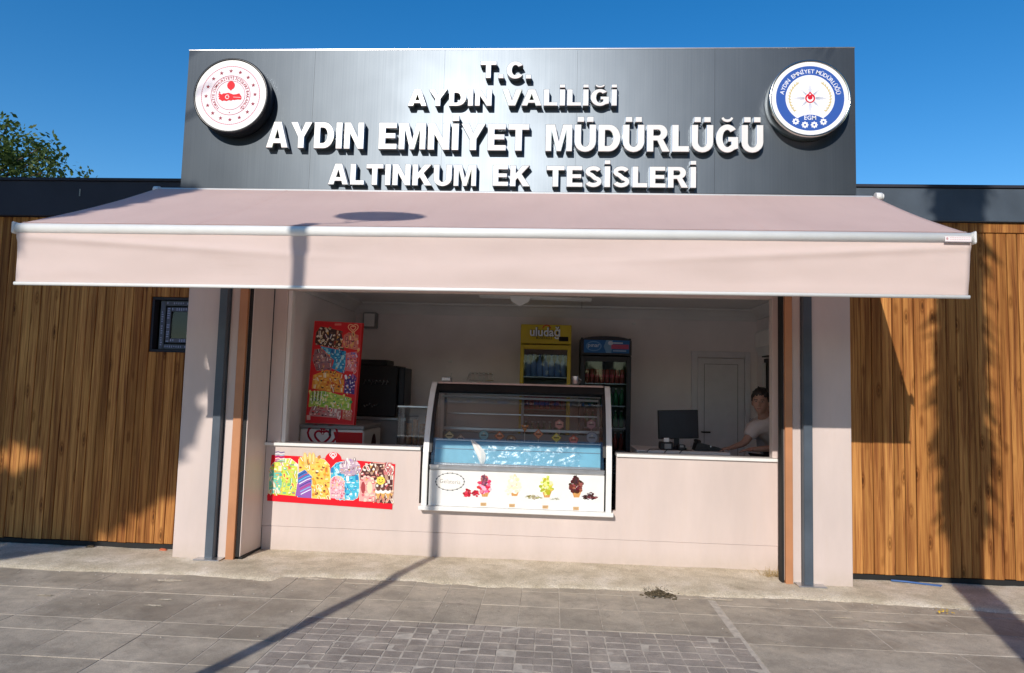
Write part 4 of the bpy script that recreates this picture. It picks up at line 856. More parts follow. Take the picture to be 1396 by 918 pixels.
for i in range(6): m.tube([(-2.27+i*.03, 2.09, 1.36), (-2.25+i*.03, 2.07, 1.34+.02*(i % 3))], .006, 5)
m.build('tap', 'steel', t)
t = thing('side_table', 'plain work table behind the counter, carrying the clear cone box', 'table', (-1.4, 1.2, .14))
bx('tabletop', 'steel', t, -1.72, -1.2, 1.08, 1.6, .93, .96)
for xx in (-1.70, -1.24):
    for yy_ in (1.10, 1.56): bx('leg', 'steel', t, xx, xx+.03, yy_, yy_+.03, .142, .928)
t = thing('cone_box', 'clear acrylic box between the freezer and the glass case, holding wafer cones', 'box', (-1.4, 1.2, .96))
for a4 in ((-1.63, -1.622, 1.12, 1.42), (-1.228, -1.22, 1.12, 1.42)): bx('side', 'clear_glass', t, *a4, .965, 1.38, bev=0)
bx('side', 'clear_glass', t, -1.62, -1.23, 1.12, 1.126, .965, 1.38, bev=0); bx('rim', 'steel', t, -1.635, -1.215, 1.112, 1.119, 1.375, 1.395)
for i, (xx, n_) in enumerate(((-1.53, 3), (-1.46, 4), (-1.39, 3), (-1.33, 5), (-1.27, 6))):
    m = MB()
    for j in range(n_+2): m.tube([(xx, 1.24, .97+j*.042), (xx, 1.24, 1.0+j*.042), (xx, 1.24, 1.035+j*.042)], [.020, .026, .031], 10)
    tag(m.build('cone_stack', 'cone_wafer'), 'upright stack of nested wafer cones in the clear box, %s' % ('leftmost stack', 'second from the left', 'middle stack', 'second from the right', 'tallest stack at the right')[i], 'wafer cones', 'wafer cone stacks in the clear box')
# ================================================================== COOLERS
def cooler(name_mat, x0, x1, y0, z1, zh, label, frame, fw):
    t = thing('drinks_cooler', label, 'cooler', ((x0+x1)/2, y0+.3, .14), 'drinks coolers at the back wall'); yb = y0+.55
    bx('side', name_mat, t, x0, x0+.03, y0+.05, yb, .15, z1-.01); bx('side', name_mat, t, x1-.03, x1, y0+.05, yb, .15, z1-.01); bx('back', 'grey_plastic', t, x0+.032, x1-.032, yb-.03, yb, .15, z1-.01)
    bx('base', name_mat, t, x0+.032, x1-.032, y0+.05, yb-.032, .15, .4)
    dr = MB(); dr.box(x0, x0+fw, y0, y0+.045, .42, zh-.01, .004); dr.box(x1-fw, x1, y0, y0+.045, .42, zh-.01, .004); dr.box(x0+fw, x1-fw, y0, y0+.045, zh-.01-fw*1.2, zh-.01, .004); dr.box(x0+fw, x1-fw, y0, y0+.045, .42, .50, .004)
    d_ = dr.build('door', frame, t); bx('glass', 'cooler_glass', d_, x0+fw, x1-fw, y0+.02, y0+.026, .5, zh-.01-fw*1.2, bev=0)
    return t, yb
YC = 2.28
t1, yb = cooler('yellow_enamel', -.412, .207, YC, 2.395, 2.155, 'tall yellow drinks cooler with a bright yellow header sign', 'yellow_enamel', .045)
bx('header', 'yellow_enamel', t1, -.412, .207, YC, YC+.54, 2.16, 2.395, bev=.006)
p = Print(); p.poly([(-.19, .045), (.17, .065), (.19, -.07), (-.19, -.085)], (205, 180, 40)); 
p.ring(.02, .055, .055, .012, (200, 40, 40), 12, 10, 170)
p.text('uludağ', 0, -.03, .15, (60, 60, 50), off=.055, sx_=.92); p.text('uludağ', 0, -.03, .15, (235, 240, 245), off=.022, sx_=.92); p.text('MİNERALLİ', -.01, -.068, .038, (60, 70, 50), off=.01); p.rect(.17, -.09, .285, -.035, (20, 20, 18))
p.build('header_print', t1, lambda x, y: (-.115+x, YC-.0006, 2.285+y), (0, -1, 0))
t2, yb = cooler('blue_black', .325, .935, YC, 2.26, 2.035, 'tall black drinks cooler with a blue curved header sign', 'blue_black', .055)
m = MB(); m.prism([(.325, 2.04), (.935, 2.04), (.935, 2.215)]+[(.63+.305*math.cos(a_), 2.215+.055*math.sin(a_)) for a_ in [math.pi*i/12 for i in range(1, 12)]]+[(.325, 2.215)], 1, YC-.01, YC+.54); m.build('header', 'blue_black', t2)
p = Print(); p.poly([(-.27, -.07), (.275, -.07), (.28, .085), (-.27, .085)], (50, 110, 175)); p.ell(-.15, .01, .095, .062, (110, 160, 210)); p.ell(-.15, .01, .08, .05, (60, 120, 185)); p.text('pınar', -.15, 0, .07, (200, 220, 240), off=.01); p.poly([(0, .085), (.08, .085), (.06, -.07), (.0, -.07), (-.03, .01)], (120, 165, 205)); p.rect(.06, -.02, .27, .035, (190, 90, 120)); p.rect(.06, .045, .2, .06, (200, 215, 235)); p.ell(.05, .05, .03, .025, (210, 220, 235)); p.rect(.08, -.05, .24, -.035, (150, 185, 220))
p.build('header_print', t2, lambda x, y: (.63+x, YC-.0115, 2.135+y), (0, -1, 0))
def cans(x0, x1, n, zb, h, r, mat, mat2, name, label, grp, rows=1, neck=False, yy=YC+.16):
    for rw in range(rows):
        for i in range(n):
            x = x0+(x1-x0)*(i+.5)/n; m_ = MB(); z = zb; y = yy+rw*r*2.3
            if neck: m_.tube([(x, y, z), (x, y, z+h*.62), (x, y, z+h*.76), (x, y, z+h*.93)], [r, r, r*.4, r*.38], 10, mi=0); m_.tube([(x, y, z+h*.93), (x, y, z+h)], r*.45, 8, mi=1)
            else: m_.tube([(x, y, z), (x, y, z+h*.06), (x, y, z+h*.94), (x, y, z+h)], [r*.85, r, r, r*.85], 10, mi=0); m_.tube([(x, y, z+h*.42), (x, y, z+h*.62)], r*1.015, 10, mi=1, cap=False)
            od = ('first', 'second', 'third', 'fourth', 'fifth', 'sixth', 'seventh', 'eighth')[i]
            lb = label.replace(' on the ', ', %s from left%s, on the ' % (od, '' if rows == 1 else (', front row' if rw == 0 else ', back row')), 1)
            tag(m_.build(name, [mat, mat2]), lb, 'bottle' if neck else 'can', grp)
simple('blue_label', (.05, .12, .42), .4); simple('pink_red', (.75, .14, .16), .35); simple('brown_red', (.38, .08, .06), .35); simple('green_bottle', (.05, .25, .11), .2); simple('bottle_cap', (.6, .6, .62), .4); simple('pet_blue', (.25, .42, .80), .25)
for zs in (1.76, 1.36, .96, .6):
    bx('shelf', 'steel', t1, -.375, .17, YC+.07, YC+.5, zs-.012, zs)
for zs in (1.70, 1.43, 1.16, .89, .62):
    bx('shelf', 'steel', t2, .36, .90, YC+.07, YC+.5, zs-.012, zs)
cans(-.36, .155, 7, 1.762, .275, .036, 'pet_blue', 'blue_label', 'water_bottle', 'blue water bottle on the top shelf of yellow cooler', 'water bottles in the yellow cooler', rows=2, neck=True)
cans(-.36, .155, 8, 1.362, .25, .030, 'pink_red', 'bottle_cap', 'soda_bottle', 'pinkish red bottle on the second shelf of the yellow cooler', 'red bottles in the yellow cooler', neck=True)
cans(-.36, .155, 7, .962, .25, .032, 'green_bottle', 'bottle_cap', 'soda_bottle', 'green bottle on the lower shelf of the yellow cooler', 'green bottles in the yellow cooler', neck=True)
cans(.385, .875, 8, 1.702, .17, .028, 'brown_red', 'pink_red', 'soda_can', 'dark red can on the top shelf of the black cooler', 'cans on the top shelf of the black cooler')
cans(.385, .875, 7, 1.432, .21, .03, 'green_bottle', 'bottle_cap', 'soda_bottle', 'green bottle on the second shelf of the black cooler', 'bottles on the second shelf of the black cooler', neck=True)
cans(.385, .875, 7, 1.162, .21, .03, 'green_bottle', 'bottle_cap', 'soda_bottle', 'green bottle on the third shelf of the black cooler', 'bottles on the third shelf of the black cooler', neck=True)
cans(.385, .875, 7, .892, .21, .03, 'brown_red', 'bottle_cap', 'soda_bottle', 'brown bottle on the fourth shelf of the black cooler', 'bottles on the fourth shelf of the black cooler', neck=True)
# ================================================================== CASH DESK
t = thing('cash_desk', 'low desk with a pale front edge behind the right part of the counter', 'desk', (1.27, .95, .14))
bx('desktop', 'off_white_paint', t, .825, 1.725, .75, 1.28, .995, 1.042, bev=.004)
for xx in (.84, 1.67):
    for yy_ in (.78, 1.22): bx('leg', 'grey_plastic', t, xx, xx+.04, yy_, yy_+.04, .142, .993)
t = thing('monitor', 'black computer monitor seen from behind on the cash desk', 'monitor', (1.26, .98, 1.042))
M_ = Matrix.Translation((1.255, .93, 1.292)) @ Matrix.Rotation(math.radians(-2), 4, 'Y') @ Matrix.Rotation(math.radians(12), 4, 'Z')
m = MB(); m.mbox(M_ @ Matrix.Diagonal((.42, .022, .285, 1)), .004); m.build('screen_shell', 'black_plastic', t)
m = MB(); m.mbox(M_ @ Matrix.Translation((0, -.012, 0)) @ Matrix.Diagonal((.40, .002, .265, 1))); m.build('panel', 'blue_black', t)
m = MB(); m.box(1.22, 1.27, .945, .965, 1.06, 1.24); m.tube([(1.245, .96, 1.044), (1.245, .96, 1.058)], .10, 20); m.build('stand', 'black_plastic', t)
t = thing('receipt_printer', 'small black and grey receipt printer in front of the monitor', 'printer', (1.13, .83, 1.042))
bx('body', 'black_plastic', t, 1.06, 1.19, .80, .92, 1.045, 1.12, bev=.008); bx('paper_cover', 'grey_plastic', t, 1.10, 1.165, .785, .799, 1.055, 1.105, bev=.004); bx('paper', 'white_plastic', t, 1.10, 1.15, .83, .833, 1.12, 1.16, bev=0)
t = thing('card_reader', 'small black card reader with a grey screen, right of the printer', 'card reader', (1.27, .82, 1.042))
bx('body', 'black_plastic', t, 1.235, 1.305, .80, .87, 1.045, 1.10, bev=.006); bx('screen', 'grey_plastic', t, 1.25, 1.285, .796, .799, 1.075, 1.095, bev=0)
t = thing('telephone', 'flat black desk telephone at the right end of the cash desk', 'telephone', (1.58, .85, 1.042))
m = MB(); m.prism([(1.40, 1.045), (1.68, 1.045), (1.67, 1.07), (1.48, 1.115), (1.42, 1.115)], 1, .82, .98); m.build('base', 'black_plastic', t); bx('handset', 'black_plastic', t, 1.42, 1.455, .80, .98, 1.118, 1.15, bev=.008); m = MB(); m.ico((1.55, .815, 1.09), .009); m.build('button', 'white_plastic', t)
for i, xx in enumerate((.93, 1.10, 1.245)):
    m = MB(); m.tube([(xx+.12, .80, 1.05), (xx+.02, .745, 1.052), (xx-.005, .738, 1.03), (xx-.01, .742, .99), (xx, .76, .93)], .004, 5); tag(m.build('cable', 'black_plastic'), ('black cable over the desk edge, leftmost', 'black cable over the desk edge below the receipt printer', 'black cable over the desk edge below the card reader')[i], 'cable', 'cables hanging over the desk edge')
m = MB(); m.box(.84, .90, .70, .74, 1.031, 1.043, .003); tag(m.build('paper_scrap', 'white_plastic'), 'small white folded scrap on the counter sill left of the desk', 'paper')
# ================================================================== PEOPLE
def eval_mesh(o):
    bpy.context.view_layer.update(); me = bpy.data.meshes.new_from_object(o.evaluated_get(bpy.context.evaluated_depsgraph_get())); return me
def skinned(pts, edges, root=0, sub=1):
    names = list(pts); me = bpy.data.meshes.new('sk'); me.from_pydata([pts[n][0] for n in names], [(names.index(a_), names.index(b_2)) for a_, b_2 in edges], [])
    o = bpy.data.objects.new('sk', me); COL.objects.link(o)
    md = o.modifiers.new('s', 'SKIN'); md.use_smooth_shade = True
    for i, n in enumerate(names):
        r = pts[n][1]; r = r if isinstance(r, tuple) else (r, r); me.skin_vertices[0].data[i].radius = r
    me.skin_vertices[0].data[root].use_root = True
    s2 = o.modifiers.new('ss', 'SUBSURF'); s2.levels = sub; s2.render_levels = sub
    out = eval_mesh(o); bpy.data.objects.remove(o); bpy.data.meshes.remove(me); return out
def chain(*n): return list(zip(n, n[1:]))
def head_bm(bm, c, yaw, tilt=0, sc=1):
    r = bmesh.ops.create_uvsphere(bm, u_segments=40, v_segments=32, radius=1); M = Matrix.Translation(c) @ Matrix.Rotation(yaw, 4, 'Z') @ Matrix.Rotation(tilt, 4, 'X')
    g = lambda v, s: math.exp(-(v/s)**2)
    for v in r['verts']:
        x, y, z = v.co; X, Y, Z = x*.074, y*.096, z*.122
        if z < 0: X *= 1-.30*(-z)**1.4; Y = Y*(1-.12*(-z)) - (.012*(-z) if y < 0 else -.03*(-z)**2*0)
        if y > 0 and z < -.2: Y *= 1-.45*(-z-.2)
        if y < 0:
            Y -= .024*g(x, .16)*g(z+.20, .14)+.014*g(x, .13)*g(z+.06, .18)    # nose
            Y -= .008*g(x, .30)*g(z+.52, .09)                                # lips
            Y -= .010*g(x, .28)*g(z+.84, .13)                                # chin
            Y += .011*(g(x-.42, .2)+g(x+.42, .2))*g(z-.02, .12)              # eye sockets
            Y -= .005*g(z-.20, .10)*g(x, .6)                                 # brow
        v.co = M @ Vector((X*sc, Y*sc, Z*sc))
    for s in (-1, 1): bmesh.ops.create_icosphere(bm, subdivisions=2, radius=1, matrix=M @ Matrix.Translation((s*.076*sc, .008, -.012)) @ Matrix.Rotation(s*.25, 4, 'Z') @ Matrix.Diagonal((.009, .020, .033, 1)))
    return M
def remeshed(bm, vox):
    me = bpy.data.meshes.new('r'); bm.to_mesh(me); bm.free(); o = bpy.data.objects.new('r', me); COL.objects.link(o)
    md = o.modifiers.new('r', 'REMESH'); md.mode = 'VOXEL'; md.voxel_size = vox; md.use_smooth_shade = True
    sm_ = o.modifiers.new('c', 'SMOOTH'); sm_.iterations = 3; sm_.factor = .5
    out = eval_mesh(o); bpy.data.objects.remove(o); return out
def finish(name, me, mat, parent, off):
    me.materials.clear(); me.materials.append(MATS[mat]); me.transform(Matrix.Translation(-Vector(off)))
    for p_ in me.polygons: p_.use_smooth = True
    o = bpy.data.objects.new(name, me); COL.objects.link(o); o.parent = parent; LOC[o.name] = Vector(off); return o
def hand(P, wr, dirn, up, names, edges, pre):
    wr = Vector(wr); d = Vector(dirn).normalized(); u = Vector(up).normalized(); s = d.cross(u).normalized()
    P[pre+'palm'] = (tuple(wr+d*.05), (.030, .016)); edges += [(names, pre+'palm')]
    for i, (o_, ln) in enumerate(((-.028, .068), (-.010, .078), (.009, .073), (.027, .058))):
        b_ = wr+d*.085+s*o_; P[pre+'k%d' % i] = (tuple(b_), .0095); P[pre+'m%d' % i] = (tuple(b_+d*ln*.5-u*.004), .0085); P[pre+'t%d' % i] = (tuple(b_+d*ln-u*(.016+.004*i)), .007); edges += chain(pre+'palm', pre+'k%d' % i, pre+'m%d' % i, pre+'t%d' % i)
    b_ = wr+d*.03-s*.034; P[pre+'h0'] = (tuple(b_), .011); P[pre+'h1'] = (tuple(b_+d*.03-s*.022), .0095); P[pre+'h2'] = (tuple(b_+d*.058-s*.026-u*.008), .008); edges += chain(pre+'palm', pre+'h0', pre+'h1', pre+'h2')
def person(label, pos, J, yaw, shirt, tilt=0, hs=1, dx=0):
    J = {k_: (v[0]+dx, v[1], .14+(v[2]-.14)*hs) for k_, v in J.items()}
    t = thing('person', label, 'person', pos)
    P = {'pel': (J['pel'], (.15, .11)), 'waist': (J['waist'], (.13, .10)), 'chest': (J['chest'], (.155, .11)), 'nb': (J['nb'], (.062, .06)), 'neck': (J['neck'], .052), 'skull': (J['head'], .05)}
    E_ = chain('pel', 'waist', 'chest', 'nb', 'neck', 'skull')
    for s in 'LR':
        P['sh'+s] = (J['sh'+s], .062); P['el'+s] = (J['el'+s], .040); P['wr'+s] = (J['wr'+s], (.028, .024)); E_ += chain('chest', 'sh'+s, 'el'+s, 'wr'+s)
        P['hip'+s] = (J['hip'+s], .095); P['kn'+s] = (J['kn'+s], .06); P['an'+s] = (J['an'+s], .042); P['toe'+s] = (tuple(Vector(J['an'+s])+Vector((-.06, -.15, -.035))), .035); E_ += chain('pel', 'hip'+s, 'kn'+s, 'an'+s, 'toe'+s)
        hd = Vector(J['wr'+s])-Vector(J['el'+s]); hd.z = -.1*hd.length; hand(P, J['wr'+s], hd, (0, 0, 1), 'wr'+s, E_, 'h'+s)
    sk = skinned(P, E_, 0, 1); bm = bmesh.new(); bm.from_mesh(sk); M = head_bm(bm, Vector(J['head']), yaw, tilt)
    body = finish('body', remeshed(bm, .0075), 'skin_tone', t, pos)
    g_ = .032; sp = {k_: (P[k_][0], tuple(v+g_ for v in (P[k_][1] if isinstance(P[k_][1], tuple) else (P[k_][1],)*2))) for k_ in ('pel', 'waist', 'chest', 'nb', 'shL', 'shR')}
    sp['nb'] = (J['nb'], (.078, .074)); ee = chain('pel', 'waist', 'chest', 'nb')
    for s in 'LR':
        q = Vector(J['sh'+s]).lerp(Vector(J['el'+s]), .72); sp['sl'+s] = (tuple(q), .072); ee += chain('chest', 'sh'+s, 'sl'+s)
    b2 = bmesh.new(); b2.from_mesh(skinned(sp, ee, 0, 1)); me = remeshed(b2, .012); finish('t_shirt', me, shirt, t, pos)
    tp = {'pel': (J['pel'], (.17, .13))}; ee = []
    for s in 'LR': tp['hip'+s] = (J['hip'+s], .112); tp['kn'+s] = (J['kn'+s], .078); tp['an'+s] = (J['an'+s], .065); ee += chain('pel', 'hip'+s, 'kn'+s, 'an'+s)
    finish('trousers', skinned(tp, ee, 0, 1), 'dark_cloth', t, pos)
    # hair: shell over the back and top of the skull, with locks
    hb = bmesh.new(); r = bmesh.ops.create_icosphere(hb, subdivisions=4, radius=1)
    for v in r['verts']:
        x, y, z = v.co; rr = 1+.02+.13*mnoise.noise((x*4, y*4, z*4))+.10*mnoise.noise((x*11, y*11, z*11))+(.08 if z > .3 else 0); cut = (y < -.30 and z < .50+.18*mnoise.noise((x*5, 1, 2))) or (y < .25 and z < -.02+.1*mnoise.noise((x*6, y*6, 2))) or z < -.45
        v.co = Vector((x*.086*rr, y*.108*rr+.008, z*.127*rr+.012))
        if cut: v.co *= .78
    for v in hb.verts: v.co = M @ v.co
    me = bpy.data.meshes.new('hair'); hb.to_mesh(me); hb.free(); finish('hair', me, 'black_hair', t, pos)
    for s in (-1, 1):
        m_ = MB(); m_.ico((0, 0, 0), 1, sub=2); [setattr(v, 'co', M @ Vector((v.co.x*.0115+s*.030, v.co.y*.004-.0865, v.co.z*.0042+.004))) for v in m_.bm.verts]; m_.build('eye', 'eye_white', t)
        m_ = MB(); m_.ico((0, 0, 0), 1, sub=1); [setattr(v, 'co', M @ Vector((v.co.x*.0062+s*.030, v.co.y*.004-.0895, v.co.z*.0052+.004))) for v in m_.bm.verts]; m_.build('iris', 'black_hair', t)
        m_ = MB(); m_.box(-1, 1, -1, 1, -1, 1); [setattr(v, 'co', M @ Vector((v.co.x*.019+s*.031, v.co.y*.004-.092, v.co.z*.0035+.024-abs(v.co.x)*.001))) for v in m_.bm.verts]; m_.build('eyebrow', 'black_hair', t)
    m_ = MB(); m_.box(-1, 1, -1, 1, -1, 1); [setattr(v, 'co', M @ Vector((v.co.x*.021, v.co.y*.003-.1005, v.co.z*.003-.0635))) for v in m_.bm.verts]; m_.build('mouth', 'lip', t)
    return t
simple('eye_white', (.30, .27, .26), .3); simple('lip', (.26, .09, .08), .5)
person('young man in pale t-shirt leaning on the cash desk, looking out', (2.3, 1.25, .14),
  dict(pel=(2.44, 1.30, .98), waist=(2.36, 1.24, 1.12), chest=(2.22, 1.13, 1.27), nb=(2.11, 1.05, 1.375), neck=(2.09, 1.03, 1.43), head=(2.06, .99, 1.535),
       shL=(2.03, 1.05, 1.30), elL=(1.90, .98, 1.12), wrL=(1.74, .90, 1.075), shR=(2.27, 1.00, 1.29), elR=(2.15, .86, 1.09), wrR=(1.95, .83, 1.075),
       hipL=(2.34, 1.26, .92), knL=(2.30, 1.20, .56), anL=(2.28, 1.32, .22), hipR=(2.52, 1.36, .92), knR=(2.50, 1.32, .56), anR=(2.46, 1.45, .22)), -.42, 'pale_shirt', 0, 1, .02)
person('person in a grey shirt standing half hidden behind the young man', (2.45, 1.9, .14),
  dict(pel=(2.42, 1.95, 1.0), waist=(2.41, 1.93, 1.15), chest=(2.40, 1.90, 1.33), nb=(2.38, 1.87, 1.46), neck=(2.37, 1.86, 1.52), head=(2.36, 1.83, 1.62),
       shL=(2.24, 1.88, 1.39), elL=(2.20, 1.84, 1.13), wrL=(2.16, 1.70, .98), shR=(2.54, 1.95, 1.39), elR=(2.56, 1.92, 1.13), wrR=(2.52, 1.78, .95),
       hipL=(2.33, 1.94, .93), knL=(2.32, 1.92, .55), anL=(2.32, 1.98, .22), hipR=(2.50, 1.98, .93), knR=(2.50, 1.95, .55), anR=(2.50, 2.02, .22)), -.2, 'grey_shirt', 0, .905, .06)
# ================================================================== SMALL THINGS OUTSIDE
def at_ground(px, py): q = ground_at(px, py); return q.x, q.y
x_, y_ = at_ground(898, 813); random.seed(3); m = MB()
for i in range(260):
    r = abs(random.gauss(0, .045)); a_ = random.uniform(0, 6.28); h = max(0, .045-.5*r); sz = random.uniform(.004, .011)
    m.ico((x_+r*1.5*math.cos(a_), y_+r*math.sin(a_), .006+h*random.random()), sz, (1.3, 1, .7))
for i in range(60):
    a_ = random.uniform(0, 6.28); r = random.uniform(0, .08); q = Vector((x_+r*1.5*math.cos(a_), y_+r*math.sin(a_), .012+.04*random.random())); d = Vector((random.gauss(0, 1), random.gauss(0, 1), random.uniform(0, .8))).normalized()*.03
    m.tube([tuple(q), tuple(q+d)], .0015, 4)
tag(m.build('dirt_pile', 'soil', stuff=True), 'small heap of dark soil and litter on the pavement edge before the counter', 'dirt heap')
x_, y_ = at_ground(1052, 790); m = MB()
for i in range(60):
    q = Vector((x_+random.gauss(0, .05), y_+random.gauss(0, .025), .02)); h = random.uniform(.02, .09); b_ = Vector((random.gauss(0, .03), random.gauss(0, .03), h)); m.tube([tuple(q), tuple(q+b_*.6), tuple(q+b_+Vector((random.gauss(0, .015), 0, -.005)))], [.002, .0016, .0008], 4)
tag(m.build('dry_weed', 'dry_grass'), 'tuft of dry weed at the foot of the right shutter channel', 'weed')
x_, y_ = at_ground(1287, 838); m = MB()
for i in range(34):
    q = Vector((x_+random.gauss(0, .035), y_+random.gauss(0, .03), .018+random.random()*.012)); a_ = random.uniform(0, 3.1); s = random.uniform(.006, .012); u_ = Vector((math.cos(a_), math.sin(a_), random.uniform(-.3, .6)))*s; v_ = Vector((-math.sin(a_), math.cos(a_), random.uniform(-.3, .6)))*s*.5
    m.face([q-u_, q-v_, q+u_, q+v_])
tag(m.build('dead_leaves', 'yellow_leaf', recalc=False), 'little clump of yellow dead leaves on the concrete before the right cabin', 'leaves')
m = MB(); a_ = ground_at(1226, 797, .04); b_ = ground_at(1296, 806, .03); m.tube([(a_.x, .22, .035), (a_.x+.12, .20, .035), (b_.x, .12, .03)], .008, 8); m.tube([(a_.x+.05, .235, .03), (b_.x+.02, .14, .03)], .006, 8); tag(m.build('blue_hose', 'blue_pipe'), 'blue plastic pipe lying under the edge of the right timber cabin', 'pipe')
for px, py, s, d in ((226, 753, .03, 'broken red brick piece at the foot of the left pillar'), (118, 752, .035, 'small dark rubble lump under the left cabin')):
    x_, y_ = at_ground(px, py); m = MB(); m.ico((x_, .20, .02+s*.3), s, (1.3, .7, .5), 2)
    for v in m.bm.verts: v.co += Vector((mnoise.noise(v.co*40), mnoise.noise(v.co*41), mnoise.noise(v.co*43)))*.012
    tag(m.build('rubble', 'brick_red' if px > 200 else 'soil'), d, 'rubble')
# ================================================================== TREES, PALM, LAMP
def leafcard(m_, q, s, rr, up=.3):
    n_ = Vector((rr.gauss(0, 1), rr.gauss(0, 1), rr.gauss(0, 1)+up)).normalized(); a_ = n_.orthogonal().normalized(); b_ = n_.cross(a_); t_ = rr.uniform(0, 6.28); u_ = (a_*math.cos(t_)+b_*math.sin(t_))*s; v_ = n_.cross(u_)*.55
    f = m_.bm.faces.new([m_.bm.verts.new(c) for c in (q-u_, q-v_, q+u_, q+v_)]); return f
def branchy_tree(name, label, base, crown_c, rads, nclump, nleaf, ls, seed, keep=None, trunk_r=.2):
    rr = random.Random(seed); t = thing(name, label, 'tree', base); cc = Vector(crown_c); b = Vector(base); top = cc-Vector((0, 0, rads[2]*.35))
    m_ = MB(); mid = b.lerp(top, .5)+Vector((.15, .1, 0)); m_.tube([tuple(b), tuple(mid), tuple(top)], [trunk_r, trunk_r*.8, trunk_r*.5], 10); cl = []
    for i in range(nclump):
        while True:
            d = Vector((rr.uniform(-1, 1), rr.uniform(-1, 1), rr.uniform(-1, 1)))
            if d.length < 1: break
        q = cc+Vector((d.x*rads[0], d.y*rads[1], d.z*rads[2])); cl.append(q)
        if i < 26: k_ = top.lerp(q, .5)+Vector((rr.uniform(-.1, .1), rr.uniform(-.1, .1), .1)); m_.tube([tuple(mid.lerp(top, .4+.6*rr.random())), tuple(k_), tuple(q)], [trunk_r*.3, trunk_r*.15, .012], 5)
    m_.build('trunk', 'bark', t, recalc=False); m_ = MB()
    for q in cl:
        R = rr.uniform(.16, .36)*min(rads[0], 2.2 if keep is None else 1.6)
        for j in range(nleaf):
            d = Vector((rr.gauss(0, 1), rr.gauss(0, 1), rr.gauss(0, .8))).normalized()*R*rr.random()**.4; pnt = q+d
            if keep is None or keep(pnt): leafcard(m_, pnt, ls*rr.uniform(.6, 1.2), rr)
    m_.build('crown', 'broad_leaf', t, recalc=False); return t
c0 = at(22, 205, 12)
branchy_tree('broadleaf_tree', 'green leafy tree rising behind the left timber cabin', (c0.x, 12, 0), (c0.x-1.35, 12, 7.3), (2.45, 2.2, 1.7), 130, 70, .085, 5)
for px, py, h in ((117, 240, .32), (105, 243, .18), (143, 245, .1)):
    q = at(px, py, 12); m = MB(); rr = random.Random(px); z0 = q.z-.9; m.tube([(q.x, 12, z0), (q.x, 12, q.z+.05)], .012, 5)
    for i in range(int(140*h)+10): leafcard(m, Vector((q.x+rr.gauss(0, .10), 12+rr.gauss(0, .1), q.z-.35+rr.random()*(.25+h))), .06, rr)
    if px == 117: tag(m.build('sapling', 'broad_leaf', recalc=False), 'thin leafy shoot just above the eaves right of the leafy tree', 'shoot')
    else: m.bm.free()
# behind the photographer: what throws the facade shadows, and a tree added against sky light
def keep(pn):
    tt = (.25-pn.y)/(-SUN.y)*-1; tt = (.25-pn.y)/SUN.y; X = pn.x+SUN.x*tt; Z = pn.z+SUN.z*tt; wz = .10*mnoise.noise((X*2.2, Z*2.2, 4))
    if Z > 3.0 and X > -3.45+wz: return False
    if X > -3.12+wz*.35: return False
    if ((X+5.1)/.30)**2+((Z-.82)/.24)**2 < 1+wz*4: return False
    if X > -4.35 and Z < .14+(X+4.3)*.62+wz: return False
    return True
cen = Vector((-6.3, .25, 3.4))+SUN*12.5
branchy_tree('plane_tree', 'big leafy tree standing behind the viewpoint that shades the left cabin', (cen.x-1.2, cen.y, 0), tuple(cen), (3.7, 1.9, 3.7), 620, 150, .19, 11, keep, .25)
cen2 = Vector((9.3, .25, 3.2))+SUN*11.5
branchy_tree('plane_tree', 'second leafy tree, added behind the viewpoint, far to the right', (cen2.x+.5, cen2.y, 0), tuple(cen2), (3.4, 2.4, 3.4), 260, 110, .2, 12, None, .25)  # added out of view to dim the sky light on the walls
# street lamp
yl = -6.7; xl = -1.07-.30*(.42-yl); L = thing('street_lamp', 'slim street lamp with a flat round head, standing behind the viewpoint', 'street lamp', (xl, yl, 0))
m = MB(); hz = 2.71+.5585*(-1.63-yl); m.tube([(xl, yl, 0), (xl, yl, 2), (xl, yl, hz-.3), (xl, yl, hz-.25), (xl, yl, hz)], [.06, .05, .043, .055, .066], 16); m.build('pole', 'anthracite_paint', L)
dc = at(515, 293, -1.22); tq = (dc.y-yl); dx, dz = dc.x-.30*tq, dc.z+SUN.z/(-SUN.y)*tq
m = MB(); m.tube([(dx, yl, dz), (dx, yl, dz+.02), (dx, yl, dz+.05)], [.33, .335, .20], 40); m.build('lamp_head', 'anthracite_paint', L)
for s in (-.2, .06, .24): m = MB(); m.tube([(xl, yl, hz-.02), (xl+.12+(dx-xl)*.3, yl, hz+.06), (dx+s, yl, dz)], .008, 6); m.build('stay', 'steel', L)
bx('foot', 'anthracite_paint', L, xl-.12, xl+.12, yl-.12, yl+.12, -.04, .02)
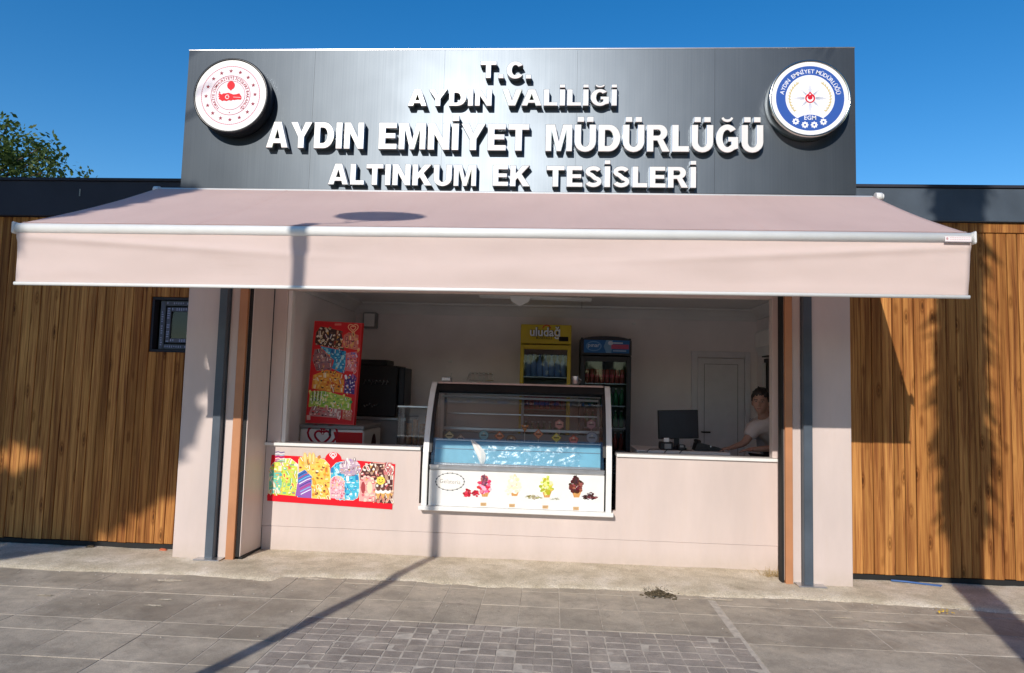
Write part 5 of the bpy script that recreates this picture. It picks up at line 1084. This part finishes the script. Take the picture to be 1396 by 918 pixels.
# fan palm with a skirt of dry fronds
yp = -7.1; xp = 3.60-.30*(.24-yp); T = thing('fan_palm', 'tall fan palm with a shaggy skirt of dry fronds, standing behind the viewpoint', 'palm tree', (xp, yp, 0)); rr = random.Random(4)
m = MB(); m.tube([(xp, yp, -.04), (xp, yp, 1), (xp, yp, 4.3), (xp, yp, 8.8)], [.20, .15, .14, .14], 18); m.build('trunk', 'bark', T)
m = MB()
for i in range(2300):
    z = 4.72+rr.random()*4.1; a_ = rr.uniform(0, 6.28); k_ = min(1, (z-4.6)/.6); r0 = .12; ph = (z/.24+a_*.3) % 1; r1_ = (.20+.03*rr.random()+.20*max(0, 1-ph*3)*rr.random())*(.66+.34*k_)
    d = Vector((math.cos(a_), math.sin(a_), 0)); s_ = Vector((-math.sin(a_), math.cos(a_), 0)); p0 = Vector((xp, yp, z))+d*r0; p1 = Vector((xp, yp, z-rr.uniform(.15, .32)))+d*r1_
    w_ = rr.uniform(.03, .07); m.face([p0-s_*w_, p0+s_*w_, p1+s_*w_*.5, p1-s_*w_*.15])
m.build('dry_skirt', 'dry_grass', T, recalc=False)
m = MB()
for i in range(26):
    a_ = rr.uniform(0, 6.28); el = rr.uniform(-.3, 1.2); d = Vector((math.cos(a_)*math.cos(el), math.sin(a_)*math.cos(el), math.sin(el))); c = Vector((xp, yp, 8.8))+d*1.0; m.tube([(xp, yp, 8.8), tuple(c)], .015, 5); s_ = d.orthogonal().normalized(); n_ = d.cross(s_)
    for j in range(16): an = -1.3+2.6*j/15; e2 = (d*math.cos(an)+s_*math.sin(an)); m.face([c, c+e2*.35+n_*.02, c+e2*.7-Vector((0, 0, .08)), c+e2*.35-n_*.02])
m.build('crown', 'palm_leaf', T, recalc=False)

for i, (tx, ty, lb) in enumerate(((7.5, -13, 'leafy tree added behind the viewpoint, nearest on the right'), (14, -12, 'leafy tree added behind the viewpoint, outermost on the right'), (6.5, -20, 'leafy tree added behind the viewpoint, farthest back on the right'), (-16, -13, 'leafy tree added behind the viewpoint, nearest on the left'), (-22, -9, 'leafy tree added behind the viewpoint, outermost on the left'), (-20, -20, 'leafy tree added behind the viewpoint, farthest back on the left'))):
    branchy_tree('added_tree', lb, (tx, ty, 0), (tx, ty, 7.6), (3.9, 3.2, 4.6), 190, 55, .34, 40+i, None, .25)['group'] = 'trees added behind the viewpoint'  # unseen crowns added to cut sky light and deepen shade on the timber
# dark belt of trees added far behind the viewpoint (fills what glass and metal mirror)
rr = random.Random(9); m = MB()
for i in range(260):
    x = rr.uniform(-60, 60); y = -38+rr.uniform(-5, 5); R_ = rr.uniform(1, 2); h = rr.uniform(.5, 2.6)
    for j in range(90):
        d = Vector((rr.gauss(0, 1), rr.gauss(0, 1), rr.gauss(0, 1))).normalized()*R_*rr.random()**.3; leafcard(m, Vector((x, y, h))+d, .42, rr)
o = m.build('added_tree_belt', 'broad_leaf', recalc=False, stuff=True); tag(o, 'distant belt of dark green trees added far behind the viewpoint', 'trees')
